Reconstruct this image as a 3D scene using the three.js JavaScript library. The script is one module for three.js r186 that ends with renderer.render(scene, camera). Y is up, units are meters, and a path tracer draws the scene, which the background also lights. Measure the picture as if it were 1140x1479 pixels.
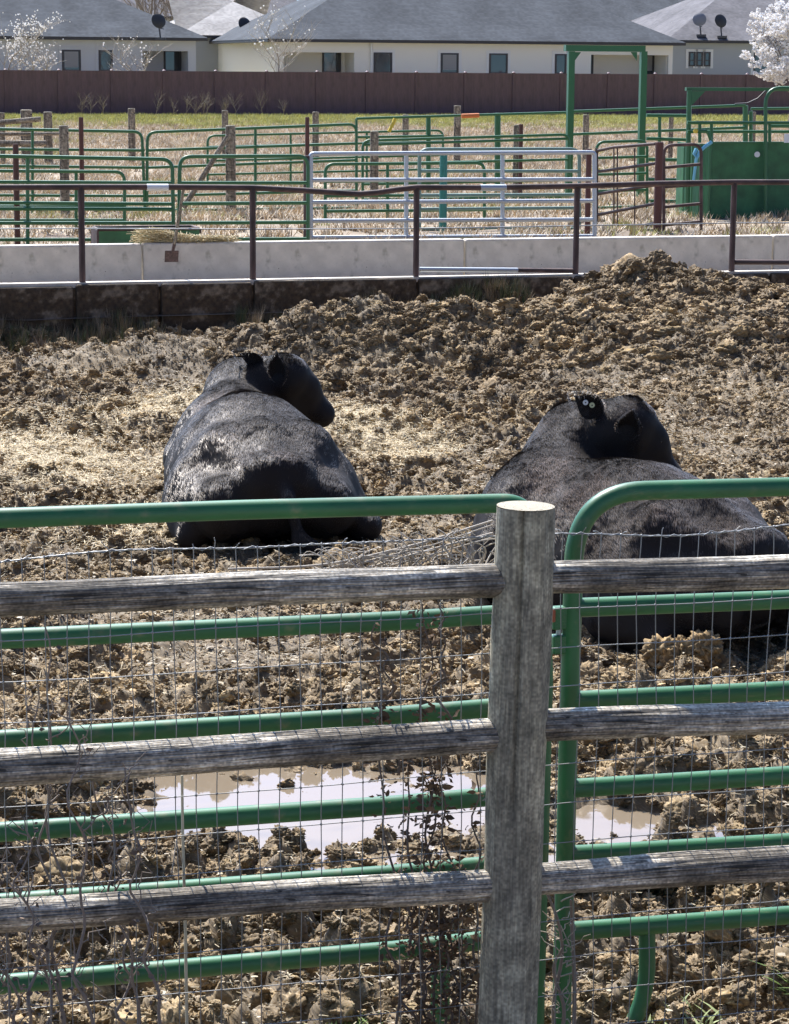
import * as THREE from 'three';
import { Sky } from 'three/addons/objects/Sky.js';
import { mergeGeometries, mergeVertices } from 'three/addons/utils/BufferGeometryUtils.js';
import { RoundedBoxGeometry } from 'three/addons/geometries/RoundedBoxGeometry.js';

// ---------------------------------------------------------------- camera, sky, sun, exposure
const V3 = THREE.Vector3, V = (x, y, z) => new V3(x, y, z);
const DEG = Math.PI / 180;
const scene = new THREE.Scene();
const camera = new THREE.PerspectiveCamera(24, 1140 / 1479, 0.1, 5000);
camera.position.set(0, 2.45, 0);
camera.rotation.order = 'YXZ';
camera.rotation.set(-10.49 * DEG, 0, 0.4 * DEG);
camera.updateMatrixWorld(true);

const SUN_EL = 52 * DEG, SUN_AZ = -24 * DEG;           // ahead of the camera and a little to its left
const sunDir = V(Math.sin(SUN_AZ) * Math.cos(SUN_EL), Math.sin(SUN_EL), -Math.cos(SUN_AZ) * Math.cos(SUN_EL));
const sky = new Sky();
sky.name = 'sky';
sky.scale.setScalar(4000);
sky.userData = { kind: 'structure', label: 'clear pale spring sky', category: 'sky' };
{
  const u = sky.material.uniforms;
  u.sunPosition.value.copy(sunDir); u.turbidity.value = 7; u.rayleigh.value = 0.9; u.mieCoefficient.value = 0.006; u.mieDirectionalG.value = 0.78;
  u.cloudCoverage.value = 0.56; u.cloudDensity.value = 0.5;
}
scene.add(sky);
scene.environmentIntensity = 0.15;
const sun = new THREE.DirectionalLight(new THREE.Color(1, 0.93, 0.82), 4.8);
sun.name = 'sun';
sun.position.copy(sunDir).multiplyScalar(80).add(V(0, 0, -25));
sun.target.position.set(0, 0, -25);
sun.castShadow = true;
sun.shadow.mapSize.set(4096, 4096); sun.shadow.radius = 1;
Object.assign(sun.shadow.camera, { left: -40, right: 40, top: 40, bottom: -40, near: 1, far: 200 });
scene.add(sun, sun.target);
const renderer = new THREE.WebGLRenderer({ antialias: true });
renderer.toneMapping = THREE.LinearToneMapping;
renderer.toneMappingExposure = 2.05;
renderer.shadowMap.enabled = true;

// ---------------------------------------------------------------- helpers
function rng(a) { return () => { a |= 0; a = a + 0x6D2B79F5 | 0; let t = Math.imul(a ^ a >>> 15, 1 | a); t = t + Math.imul(t ^ t >>> 7, 61 | t) ^ t; return ((t ^ t >>> 14) >>> 0) / 4294967296; }; }
const clamp = (x, a, b) => Math.min(b, Math.max(a, x)), lerp = (a, b, t) => a + (b - a) * t;
const smooth = (a, b, x) => { const t = clamp((x - a) / (b - a), 0, 1); return t * t * (3 - 2 * t); };
// lattice gradient noise, 3D, optional period
const PERM = new Uint8Array(512); { const r = rng(77), p = [...Array(256).keys()]; for (let i = 255; i > 0; i--) { const j = Math.floor(r() * (i + 1)); [p[i], p[j]] = [p[j], p[i]]; } for (let i = 0; i < 512; i++) PERM[i] = p[i & 255]; }
const GR = [[1, 1, 0], [-1, 1, 0], [1, -1, 0], [-1, -1, 0], [1, 0, 1], [-1, 0, 1], [1, 0, -1], [-1, 0, -1], [0, 1, 1], [0, -1, 1], [0, 1, -1], [0, -1, -1], [1, 1, 0], [-1, 1, 0], [0, -1, 1], [0, -1, -1]];
const GX = new Float64Array(16), GY = new Float64Array(16), GZ = new Float64Array(16); GR.forEach((q, i) => { GX[i] = q[0]; GY[i] = q[1]; GZ[i] = q[2]; });
function noise(x, y, z = 0) {
  const X0 = Math.floor(x), Y0 = Math.floor(y), Z0 = Math.floor(z); x -= X0; y -= Y0; z -= Z0; const X = X0 & 255, Y = Y0 & 255, Z = Z0 & 255;
  const u = x * x * x * (x * (x * 6 - 15) + 10), v = y * y * y * (y * (y * 6 - 15) + 10), w = z * z * z * (z * (z * 6 - 15) + 10);
  const a = PERM[X], b = PERM[X + 1], aa = PERM[a + Y], ab = PERM[a + Y + 1], ba = PERM[b + Y], bb = PERM[b + Y + 1], x1 = x - 1, y1 = y - 1, z1 = z - 1;
  let q = PERM[aa + Z] & 15; const n0 = GX[q] * x + GY[q] * y + GZ[q] * z; q = PERM[ba + Z] & 15; const n1 = GX[q] * x1 + GY[q] * y + GZ[q] * z; q = PERM[ab + Z] & 15; const n2 = GX[q] * x + GY[q] * y1 + GZ[q] * z; q = PERM[bb + Z] & 15; const n3 = GX[q] * x1 + GY[q] * y1 + GZ[q] * z;
  q = PERM[aa + Z + 1] & 15; const n4 = GX[q] * x + GY[q] * y + GZ[q] * z1; q = PERM[ba + Z + 1] & 15; const n5 = GX[q] * x1 + GY[q] * y + GZ[q] * z1; q = PERM[ab + Z + 1] & 15; const n6 = GX[q] * x + GY[q] * y1 + GZ[q] * z1; q = PERM[bb + Z + 1] & 15; const n7 = GX[q] * x1 + GY[q] * y1 + GZ[q] * z1;
  const p0 = n0 + u * (n1 - n0), p1 = n2 + u * (n3 - n2), p2 = n4 + u * (n5 - n4), p3 = n6 + u * (n7 - n6), r0 = p0 + v * (p1 - p0), r1 = p2 + v * (p3 - p2); return r0 + w * (r1 - r0);
}
const fbm = (x, y, z, n = 4) => { let s = 0, a = 0.5; for (let i = 0; i < n; i++) { s += a * noise(x, y, z); x *= 2.03; y *= 2.03; z *= 2.03; a *= 0.5; } return s; };
// periodic value noise for tiling textures
function tileNoise(seed) {
  const h = (i, j) => { let n = Math.imul(i, 374761393) + Math.imul(j, 668265263) + Math.imul(seed, 2147483647 % 1274126177); n = Math.imul(n ^ n >>> 13, 1274126177); return ((n ^ n >>> 16) >>> 0) / 4294967296; };
  return (x, y, px, py) => { const X = Math.floor(x), Y = Math.floor(y), fx = x - X, fy = y - Y, u = fx * fx * (3 - 2 * fx), v = fy * fy * (3 - 2 * fy), m = (a, p) => ((a % p) + p) % p; const a = m(X, px), b = m(X + 1, px), c = m(Y, py), d = m(Y + 1, py); return lerp(lerp(h(a, c), h(b, c), u), lerp(h(a, d), h(b, d), u), v); };
}
// fn(u,v,N) -> [r,g,b] sRGB 0..255 (srgb) or grey level
function tex(w, h, fn, srgb = true, seed = 1) {
  const d = new Uint8Array(w * h * 4), N = tileNoise(seed);
  for (let j = 0; j < h; j++) for (let i = 0; i < w; i++) { const c = fn(i / w, j / h, N), k = 4 * (j * w + i); const q = typeof c === 'number' ? [c, c, c] : c; d[k] = clamp(q[0], 0, 255); d[k + 1] = clamp(q[1], 0, 255); d[k + 2] = clamp(q[2], 0, 255); d[k + 3] = 255; }
  const t = new THREE.DataTexture(d, w, h); t.wrapS = t.wrapT = THREE.RepeatWrapping; t.magFilter = THREE.LinearFilter; t.minFilter = THREE.LinearMipmapLinearFilter; t.generateMipmaps = true;
  if (srgb) t.colorSpace = THREE.SRGBColorSpace; t.needsUpdate = true; return t;
}
const tf = (N, u, v, f, g, n = 4) => { let s = 0, a = 0.5, t = 0; for (let i = 0; i < n; i++) { s += a * N(u * f, v * g, f, g); t += a; a *= 0.55; f *= 2; g *= 2; } return s / t; };
const rgb = (r, g, b) => new THREE.Color().setRGB(r, g, b);
const mat = (o) => new THREE.MeshStandardMaterial(o), pmat = (o) => new THREE.MeshPhysicalMaterial(o);

// photo pixels to directions; distance always from a plane the thing stands on or in
const PSI = 15.5 * DEG, A = V(Math.cos(PSI), 0, -Math.sin(PSI)), N_ = V(-Math.sin(PSI), 0, -Math.cos(PSI)), UP = V(0, 1, 0);
const ray = (px, py) => V(px - 570, 739.5 - py, -3480).applyQuaternion(camera.quaternion);
const P = (px, py, d) => { const r = ray(px, py); return r.multiplyScalar(d / -r.z).add(camera.position); };
const PL = (px, py, D) => { const r = ray(px, py); return r.multiplyScalar(D * Math.cos(PSI) / r.dot(N_)).add(camera.position); };   // on the vertical plane, along the fences, D ahead
const G = (px, py, h = 0) => { const r = ray(px, py); return r.multiplyScalar((h - camera.position.y) / r.y).add(camera.position); };
const SN = (sl, tn, y) => V(A.x * sl + N_.x * tn, y, A.z * sl + N_.z * tn);
const slOf = (p) => p.x * A.x + p.z * A.z, tnOf = (x, z) => x * N_.x + z * N_.z;

const used = new Map();
function numbered(n) { const k = used.get(n) ?? 0; used.set(n, k + 1); return k ? n + '_' + String(k).padStart(3, '0') : n; }
function thing(name, label, category, base, group) { const g = new THREE.Group(); g.name = numbered(name); g.position.copy(base); g.userData = { label, category }; if (group) g.userData.group = group; scene.add(g); return g; }
const worldPos = (o) => { const p = V(0, 0, 0); for (; o && o !== scene; o = o.parent) p.add(o.position); return p; };
function part(owner, name, geo, m, extra) {                      // geometry in world coordinates
  const q = worldPos(owner); geo.translate(-q.x, -q.y, -q.z); const o = new THREE.Mesh(geo, m); o.name = name; if (extra) Object.assign(o.userData, extra); owner.add(o); return o;
}
function single(name, label, category, geo, m, group, kind) { const o = new THREE.Mesh(geo, m); o.name = numbered(name); o.userData = { label, category }; if (group) o.userData.group = group; if (kind) o.userData.kind = kind; scene.add(o); return o; }
function setting(name, label, geo, m) { const o = new THREE.Mesh(geo, m); o.name = numbered(name); o.userData = { kind: 'structure', label, category: name.replace(/_/g, ' ') }; scene.add(o); return o; }
function cyl(a, b, r0, r1 = r0, seg = 8, caps = true) {
  const d = b.clone().sub(a), L = d.length(), g = new THREE.CylinderGeometry(r1, r0, L, seg, 1, !caps);
  g.applyQuaternion(new THREE.Quaternion().setFromUnitVectors(UP, d.normalize())); g.translate((a.x + b.x) / 2, (a.y + b.y) / 2, (a.z + b.z) / 2); return g;
}
function rounded(pts, rad, n = 7) {                              // polyline with rounded corners
  const out = [pts[0].clone()];
  for (let i = 1; i < pts.length - 1; i++) {
    const p = pts[i], a = pts[i - 1].clone().sub(p), b = pts[i + 1].clone().sub(p), r = Math.min(rad, a.length() * 0.49, b.length() * 0.49); a.setLength(r).add(p); b.setLength(r).add(p);
    for (let k = 0; k <= n; k++) { const t = k / n; out.push(a.clone().multiplyScalar((1 - t) ** 2).addScaledVector(p, 2 * t * (1 - t)).addScaledVector(b, t * t)); }
  }
  out.push(pts[pts.length - 1].clone()); return out;
}
function tube(pts, r, seg = 8, rEnd = r) {                       // swept tube through points, capped
  const n = pts.length, pos = [], nor = [], uv = [], idx = []; let t0 = pts[1].clone().sub(pts[0]).normalize(), nrm = Math.abs(t0.y) < 0.9 ? UP.clone() : V(1, 0, 0), len = 0;
  nrm.addScaledVector(t0, -nrm.dot(t0)).normalize();
  for (let i = 0; i < n; i++) {
    const t = (i === 0 ? pts[1].clone().sub(pts[0]) : i === n - 1 ? pts[n - 1].clone().sub(pts[n - 2]) : pts[i + 1].clone().sub(pts[i - 1])).normalize();
    nrm.addScaledVector(t, -nrm.dot(t)).normalize(); const b = t.clone().cross(nrm); if (i) len += pts[i].distanceTo(pts[i - 1]); const rr = lerp(r, rEnd, i / (n - 1));
    for (let k = 0; k <= seg; k++) { const a = k / seg * 2 * Math.PI, c = Math.cos(a), s = Math.sin(a), nx = nrm.x * c + b.x * s, ny = nrm.y * c + b.y * s, nz = nrm.z * c + b.z * s; pos.push(pts[i].x + rr * nx, pts[i].y + rr * ny, pts[i].z + rr * nz); nor.push(nx, ny, nz); uv.push(len, k / seg * 2 * Math.PI * r); }
  }
  const w = seg + 1; for (let i = 0; i < n - 1; i++) for (let k = 0; k < seg; k++) { const a = i * w + k; idx.push(a, a + 1, a + w, a + 1, a + w + 1, a + w); }
  for (const [i, s] of [[0, -1], [n - 1, 1]]) { const c = pos.length / 3, q = pts[i], t = (i ? pts[n - 1].clone().sub(pts[n - 2]) : pts[1].clone().sub(pts[0])).normalize().multiplyScalar(s); pos.push(q.x, q.y, q.z); nor.push(t.x, t.y, t.z); uv.push(0, 0); for (let k = 0; k < seg; k++) { const a = i * w + k; s > 0 ? idx.push(c, a, a + 1) : idx.push(c, a + 1, a); } }
  const g = new THREE.BufferGeometry(); g.setAttribute('position', new THREE.Float32BufferAttribute(pos, 3)); g.setAttribute('normal', new THREE.Float32BufferAttribute(nor, 3)); g.setAttribute('uv', new THREE.Float32BufferAttribute(uv, 2)); g.setIndex(idx); return g;
}
function slab(sl0, sl1, tn0, tn1, y0, y1, bev = 0) {             // box along the fence directions
  const w = Math.abs(sl1 - sl0), h = y1 - y0, d = Math.abs(tn1 - tn0); const g = bev ? new RoundedBoxGeometry(w, h, d, 2, bev) : new THREE.BoxGeometry(w, h, d);
  const p = g.attributes.position, u = []; const nn = g.attributes.normal; for (let i = 0; i < p.count; i++) { const ax = Math.abs(nn.getX(i)), ay = Math.abs(nn.getY(i)), az = Math.abs(nn.getZ(i)); ay > ax && ay > az ? u.push(p.getX(i), p.getZ(i)) : ax > az ? u.push(p.getZ(i), p.getY(i)) : u.push(p.getX(i) + sl0, p.getY(i) + y0); }
  g.setAttribute('uv', new THREE.Float32BufferAttribute(u, 2));
  g.applyMatrix4(new THREE.Matrix4().makeRotationY(PSI)); const c = SN((sl0 + sl1) / 2, (tn0 + tn1) / 2, (y0 + y1) / 2); g.translate(c.x, c.y, c.z); return g;
}
const merge = (a) => mergeGeometries(a.map((g) => { const q = g.index ? g.toNonIndexed() : g; for (const k of Object.keys(q.attributes)) if (!['position', 'normal', 'uv'].includes(k)) q.deleteAttribute(k); if (!q.attributes.uv) q.setAttribute('uv', new THREE.BufferAttribute(new Float32Array(q.attributes.position.count * 2), 2)); return q; }));
function scatter(owner, name, geo, m, list, kindLabel) {         // list: {p, q, s, c}
  const im = new THREE.InstancedMesh(geo, m, list.length), M4 = new THREE.Matrix4(); list.forEach((e, i) => { im.setMatrixAt(i, M4.compose(e.p, e.q, e.s)); if (e.c) im.setColorAt(i, e.c); });
  im.name = owner === scene ? numbered(name) : name; im.userData.kind = 'stuff'; if (kindLabel) Object.assign(im.userData, kindLabel); owner.add(im); return im;
}
const quatOf = (x, y, z) => new THREE.Quaternion().setFromEuler(new THREE.Euler(x, y, z));
// ---------------------------------------------------------------- materials
const mudBump = tex(512, 512, (u, v, N) => 255 * tf(N, u, v, 16, 16, 5), false, 4);
const mudMap = tex(1024, 1024, (u, v, N) => { const f = tf(N, u, v, 40, 40, 4), c = tf(N, u + 0.3, v, 6, 6, 4), w = N(u * 300, v * 90, 300, 90) > 0.80 || N(u * 90 + 7, v * 300, 90, 300) > 0.82 ? 1 : 0, k = 0.62 + 0.55 * f + 0.25 * (c - 0.5) + 0.22 * w; return [205 * k, 192 * k, 172 * k]; }, true, 9);
const M = {};
M.mud = mat({ vertexColors: true, map: mudMap, bumpMap: mudBump, bumpScale: 0.02, roughness: 0.85 });
M.clod = mat({ color: 0xffffff, map: mudMap, roughness: 0.95, bumpMap: mudBump, bumpScale: 0.02 });
M.straw = mat({ color: 0xffffff, roughness: 0.7, side: THREE.DoubleSide });
M.water = pmat({ color: rgb(0.21, 0.165, 0.115), roughness: 0.05, metalness: 0, ior: 1.5, specularColor: rgb(1, 0.97, 0.90), clearcoat: 0.4, clearcoatRoughness: 0.03 });
const greenMap = tex(256, 256, (u, v, N) => { const k = 0.86 + 0.28 * tf(N, u, v, 6, 24, 4), d = Math.max(0, tf(N, u + .4, v, 24, 40, 4) - 0.60) * 2.6; return [lerp(36, 128, d) * k, lerp(98, 116, d) * k, lerp(56, 84, d) * k]; }, true, 3);
M.green = pmat({ map: greenMap, roughness: 0.48, clearcoat: 0.2, clearcoatRoughness: 0.4 });
M.greenFar = mat({ color: rgb(0.030, 0.125, 0.046), roughness: 0.42 });
M.greenSheet = mat({ map: tex(256, 256, (u, v, N) => { const k = 0.75 + 0.5 * tf(N, u, v, 5, 5, 5); return [50 * k, 100 * k, 62 * k]; }, true, 8), roughness: 0.6 });
M.teal = mat({ color: rgb(0.015, 0.16, 0.13), roughness: 0.4 });
M.silver = mat({ color: rgb(0.42, 0.45, 0.48), metalness: 0.7, roughness: 0.5 }); M.dullGreen = mat({ color: rgb(0.16, 0.25, 0.21), roughness: 0.5 });
const rustMap = tex(256, 256, (u, v, N) => { const k = 0.6 + 0.8 * tf(N, u, v, 8, 8, 5); return [84 * k, 66 * k, 62 * k]; }, true, 5);
M.rust = mat({ map: rustMap, roughness: 0.75 });
M.rustRed = mat({ color: rgb(0.10, 0.038, 0.030), roughness: 0.7 });
M.wire = mat({ color: rgb(0.24, 0.245, 0.25), metalness: 0.5, roughness: 0.55 });
const concreteMap = tex(1024, 1024, (u, v, N) => { const k = 0.9 + 0.16 * tf(N, u, v, 10, 10, 5), st = Math.max(0, tf(N, u + .2, v + .5, 9, 7, 4) - 0.64) * 0.8, pit = N(u * 150, v * 150, 150, 150) > 0.965 ? 0.55 : 1; return [204 * k * pit * (1 - st), 195 * k * pit * (1 - st), 181 * k * pit * (1 - st * 1.1)]; }, true, 6);
M.concrete = mat({ map: concreteMap, roughness: 0.9, bumpMap: mudBump, bumpScale: 0.004 });
M.curb = mat({ map: tex(512, 512, (u, v, N) => { const a = tf(N, u, v, 8, 8, 5), s = smooth(0.35, 0.62, a + 0.08); const k = 0.7 + 0.6 * tf(N, u + .5, v, 30, 30, 4); return [lerp(120, 70, s) * k, lerp(108, 58, s) * k, lerp(92, 44, s) * k]; }, true, 12), roughness: 0.95, bumpMap: mudBump, bumpScale: 0.02 });
const woodMap = (seed, c0, c1, dk = 0.4) => tex(1024, 512, (u, v, N) => {                // u along the grain
  const g = tf(N, u, v, 5, 22, 4), f = tf(N, u + .3, v, 12, 70, 3), w = tf(N, u, v + .2, 7, 5, 4), ck = Math.abs(N(u * 5, v * 34, 5, 34) - 0.5) < 0.035 * N(u * 9 + 3, v * 5, 9, 5) * 2 ? dk : 1; const t = clamp(0.45 + 1.4 * (g - 0.5) + 1.7 * (w - 0.5), 0, 1), sp = N(u * 210, v * 52, 210, 52), sq = tf(N, u + .7, v + .4, 40, 11, 4), k = (0.66 + 0.68 * f) * ck * (0.80 + 0.40 * sp) * (0.72 + 0.56 * sq);
  return [lerp(c0[0], c1[0], t) * k, lerp(c0[1], c1[1], t) * k, lerp(c0[2], c1[2], t) * k];
}, true, seed);
const woodBump = tex(512, 512, (u, v, N) => 255 * (0.6 * tf(N, u, v, 5, 70, 3) + 0.4 * tf(N, u, v, 12, 160, 2)), false, 21);
M.rail = mat({ map: woodMap(31, [116, 109, 99], [204, 196, 182], 0.55), bumpMap: woodBump, bumpScale: 0.012, roughness: 0.85 });
M.post = mat({ map: tex(1024, 512, (u, v, N) => { const g = tf(N, u, v, 3, 40, 4), f = tf(N, u + .3, v, 20, 120, 3), w = tf(N, u, v + .2, 4, 5, 4), b = Math.max(0, tf(N, u + .6, v + .1, 10, 26, 4) - 0.64) * 1.2, t = clamp(0.5 + 0.8 * (g - 0.5) + 1.5 * (w - 0.5), 0, 1), k = (0.8 + 0.4 * f) * (1 - b) * (0.84 + 0.32 * N(u * 200, v * 80, 200, 80)) * (0.72 + 0.56 * tf(N, u + .7, v + .4, 24, 12, 4)); return [lerp(120, 166, t) * k, lerp(115, 159, t) * k, lerp(101, 137, t) * k]; }, true, 37), bumpMap: woodBump, bumpScale: 0.005, roughness: 0.85 });
M.endGrain = mat({ map: tex(256, 256, (u, v, N) => { const x = u - .5, y = v - .5, r = Math.hypot(x, y), a = Math.atan2(y, x), ring = 0.5 + 0.5 * Math.sin(r * 150 + 5 * tf(N, u, v, 4, 4, 3)), ck = Math.abs(Math.sin(a * 3.5 + 3 * N(r * 12, 0, 12, 4))) < 0.07 * (r * 3) ? 0.4 : 1, k = (0.72 + 0.3 * ring * tf(N, u, v, 20, 20, 3)) * ck; return [196 * k, 184 * k, 160 * k]; }, true, 41), roughness: 0.9 });
M.oldWood = mat({ map: woodMap(43, [98, 88, 76], [150, 140, 124]), roughness: 0.9 });
M.hide = pmat({ color: rgb(0.016, 0.0125, 0.0115), roughness: 0.75, specularIntensity: 0.4 });
M.fur = pmat({ color: 0xffffff, roughness: 0.46, specularIntensity: 1, specularColor: rgb(1, 0.88, 0.8) });
M.earIn = mat({ color: rgb(0.05, 0.035, 0.03), roughness: 0.9 });
M.twig = mat({ color: rgb(0.22, 0.18, 0.15), roughness: 0.9 });
M.twigPale = mat({ color: rgb(0.37, 0.325, 0.27), roughness: 0.8 });
M.twigDark = mat({ color: rgb(0.13, 0.105, 0.09), roughness: 0.9 });
M.leaf = pmat({ color: 0xffffff, roughness: 0.9, side: THREE.DoubleSide });
M.blossom = pmat({ color: 0xffffff, roughness: 1, transmission: 0.55, thickness: 0, side: THREE.DoubleSide });
M.vinyl = mat({ map: tex(256, 64, (u, v, N) => { const k = 0.85 + 0.3 * tf(N, u, v, 16, 3, 4); return [92 * k, 68 * k, 77 * k]; }, true, 14), roughness: 0.6 });
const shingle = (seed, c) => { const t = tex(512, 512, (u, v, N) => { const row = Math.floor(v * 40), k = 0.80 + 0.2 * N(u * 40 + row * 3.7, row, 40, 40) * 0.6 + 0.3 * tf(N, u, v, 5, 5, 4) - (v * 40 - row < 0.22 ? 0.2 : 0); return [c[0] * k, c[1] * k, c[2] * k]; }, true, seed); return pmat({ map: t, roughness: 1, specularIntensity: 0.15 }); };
M.roofGrey = shingle(51, [84, 87, 91]); M.roofSlate = shingle(52, [84, 87, 91]); M.roofGlare = shingle(53, [168, 164, 160]); M.roofMauve = shingle(54, [112, 110, 112]);  // the palest shingles have sun glare put into their colour
M.wallCream = mat({ color: rgb(0.82, 0.77, 0.68), roughness: 0.9 }); M.wallGrey = mat({ color: rgb(0.42, 0.43, 0.44), roughness: 0.9 }); M.wallPaleGrey = mat({ color: rgb(0.56, 0.56, 0.56), roughness: 0.9 });
M.trimWhite = mat({ color: rgb(0.78, 0.76, 0.72), roughness: 0.7 }); M.fascia = mat({ color: rgb(0.045, 0.042, 0.045), roughness: 0.6 });
M.frame = mat({ color: rgb(0.05, 0.045, 0.045), roughness: 0.5 }); M.glass = pmat({ color: rgb(0.03, 0.036, 0.042), roughness: 0.06, clearcoat: 1, clearcoatRoughness: 0.03 });
M.blind = mat({ color: rgb(0.30, 0.29, 0.28), roughness: 0.8 });
M.dish = mat({ color: rgb(0.06, 0.06, 0.065), roughness: 0.5 }); M.dishPale = mat({ color: rgb(0.3, 0.3, 0.32), roughness: 0.5 });
M.white = mat({ color: rgb(0.75, 0.75, 0.74), roughness: 0.6 }); M.yellowTag = mat({ color: rgb(0.6, 0.62, 0.36), roughness: 0.5 });
M.blueRope = mat({ color: rgb(0.18, 0.46, 0.60), roughness: 0.8 }); M.redPaint = mat({ color: rgb(0.35, 0.09, 0.05), roughness: 0.7 }); M.orange = mat({ color: rgb(0.6, 0.17, 0.05), roughness: 0.7 });
M.yellow = mat({ color: rgb(0.6, 0.45, 0.06), roughness: 0.7 });
M.field = mat({ vertexColors: true, roughness: 0.95 });

// ---------------------------------------------------------------- the corral ground
const BUNK = 26 * Math.cos(PSI);                                  // distance of the feed bunk's kerb
const WATER_Y = -0.055;
const puddles = [
  { x: -0.30, z: -7.95, rx: 0.62, rz: 0.50, o: 3 }, { x: 0.12, z: -8.05, rx: 0.34, rz: 0.40, o: 5 }, { x: 0.74, z: -7.8, rx: 0.21, rz: 0.21, o: 8 }, { x: -0.62, z: -8.3, rx: 0.3, rz: 0.2, o: 9 },
];
function wet(x, z) { let m = 0; for (const p of puddles) { if (Math.abs(x - p.x) > p.rx * 1.6 || Math.abs(z - p.z) > p.rz * 1.6) continue; const r = Math.hypot((x - p.x) / p.rx, (z - p.z) / p.rz) + 0.42 * fbm(x * 4 + p.o, z * 2.6, p.o, 3) + 0.22 * noise(x * 14, z * 9, p.o); m = Math.max(m, 1 - smooth(0.78, 1.12, r)); } return m; }
const blob = (x, z, cx, cz, rx, rz) => Math.exp(-(((x - cx) / rx) ** 2 + ((z - cz) / rz) ** 2));
function baseHeight(x, z) {
  const tn = tnOf(x, z); let h = -0.30 * smooth(13, 23, tn);
  h += 0.52 * blob(x, z, 2.7, -21.6, 1.9, 1.9) + 0.46 * blob(x, z, 2.45, -23.3, 0.75, 0.8) + 0.50 * blob(x, z, 4.4, -23.6, 1.7, 1.8) + 0.20 * blob(x, z, 0.6, -21.8, 1.5, 1.3) + 0.30 * blob(x, z, 1.3, -23.8, 0.9, 1.1) + 0.32 * blob(x, z, -2.0, -21.2, 1.5, 0.5) + 0.36 * blob(x, z, -0.2, -21.3, 1.1, 0.65) + 0.12 * blob(x, z, -3.2, -20, 1.0, 0.6);
  h += 0.05 * noise(x * 0.55, z * 0.55, 3) + smooth(0.5, 0, BUNK - tn) * (0.10 + 0.14 * smooth(-0.5, 1, x) + 0.40 * fbm(x * 1.3, z * 1.3, 47, 3)) - 0.13 * smooth(7.6, 6.3, tn) - 0.12 * smooth(20.5, 24, tn) * smooth(0.8, -2.6, x);
  return h;
}
const bill = (x, y, z) => Math.abs(noise(x, y, z)) * 1.5 - 0.33;
function relief(x, z, fine = true) {
  const wx = x + 0.09 * noise(x * 3.1, z * 3.1, 20), wz = z + 0.09 * noise(x * 3.1, z * 3.1, 40), rough = clamp(0.86 + 2.4 * fbm(x * 0.7, z * 0.5, 60, 2) + 0.25 * smooth(17.5, 20, tnOf(x, z)), 0.38, 1.7);
  let h = 0.068 * bill(wx * 2.0, wz * 2.0, 1) + 0.098 * bill(wx * 4.6, wz * 4.3, 2) + 0.060 * bill(wx * 9.5, wz * 9, 3); if (fine) h += 0.030 * bill(wx * 19, wz * 18, 4) + 0.013 * bill(wx * 38, wz * 35, 5) + 0.005 * noise(wx * 70, wz * 60, 6);
  return h * rough;
}
function ground(x, z, fine = true) { const w = wet(x, z), h = baseHeight(x, z) + relief(x, z, fine) * (1 - 0.82 * w); return lerp(h, Math.min(h, WATER_Y - 0.02 + 0.040 * (relief(x + 9, z, fine) * 8)), w); }
const strawSpots = [[250, 562, 0.5, 1.1], [300, 550, 0.3, 0.8], [535, 605, 0.42, 0.9], [500, 590, 0.25, 0.8], [590, 640, 0.3, 0.6], [60, 600, 0.6, 1.3], [110, 680, 0.5, 0.9], [200, 765, 0.4, 0.4], [40, 640, 0.4, 0.7], [860, 760, 0.3, 0.4]].map(([x, y, a, b]) => { const p = G(x, y, 0); return [p.x, p.z, a, b]; });
const strawAt = (x, z) => { let m = 0; for (const [a, b, c, d] of strawSpots) m = Math.max(m, 1.2 * blob(x, z, a, b, c, d)); return clamp(m + 0.7 * fbm(x * 2, z * 2, 80, 3), 0, 1) * clamp(m * 3, 0, 1); };
const dryTan = rgb(0.385, 0.322, 0.222), damp = rgb(0.14, 0.112, 0.080), grey = rgb(0.31, 0.262, 0.195), tanStraw = rgb(0.48, 0.395, 0.24);
function mudColor(x, z, out) {
  const a = smooth(-0.16, 0.22, fbm(x * 0.8, z * 0.5, 11, 3)), b = smooth(-0.3, 0.35, fbm(x * 3.2, z * 2.4, 13, 3)), tn = tnOf(x, z);
  out.copy(damp).lerp(dryTan, 0.36 + 0.52 * a * (0.4 + 0.6 * b)).lerp(grey, 0.35 * b * (1 - a)); out.lerp(tanStraw, 0.42 * strawAt(x, z)); out.lerp(damp, 0.55 * smooth(0.05, 0.5, wet(x, z)));
  return out;
}
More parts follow.
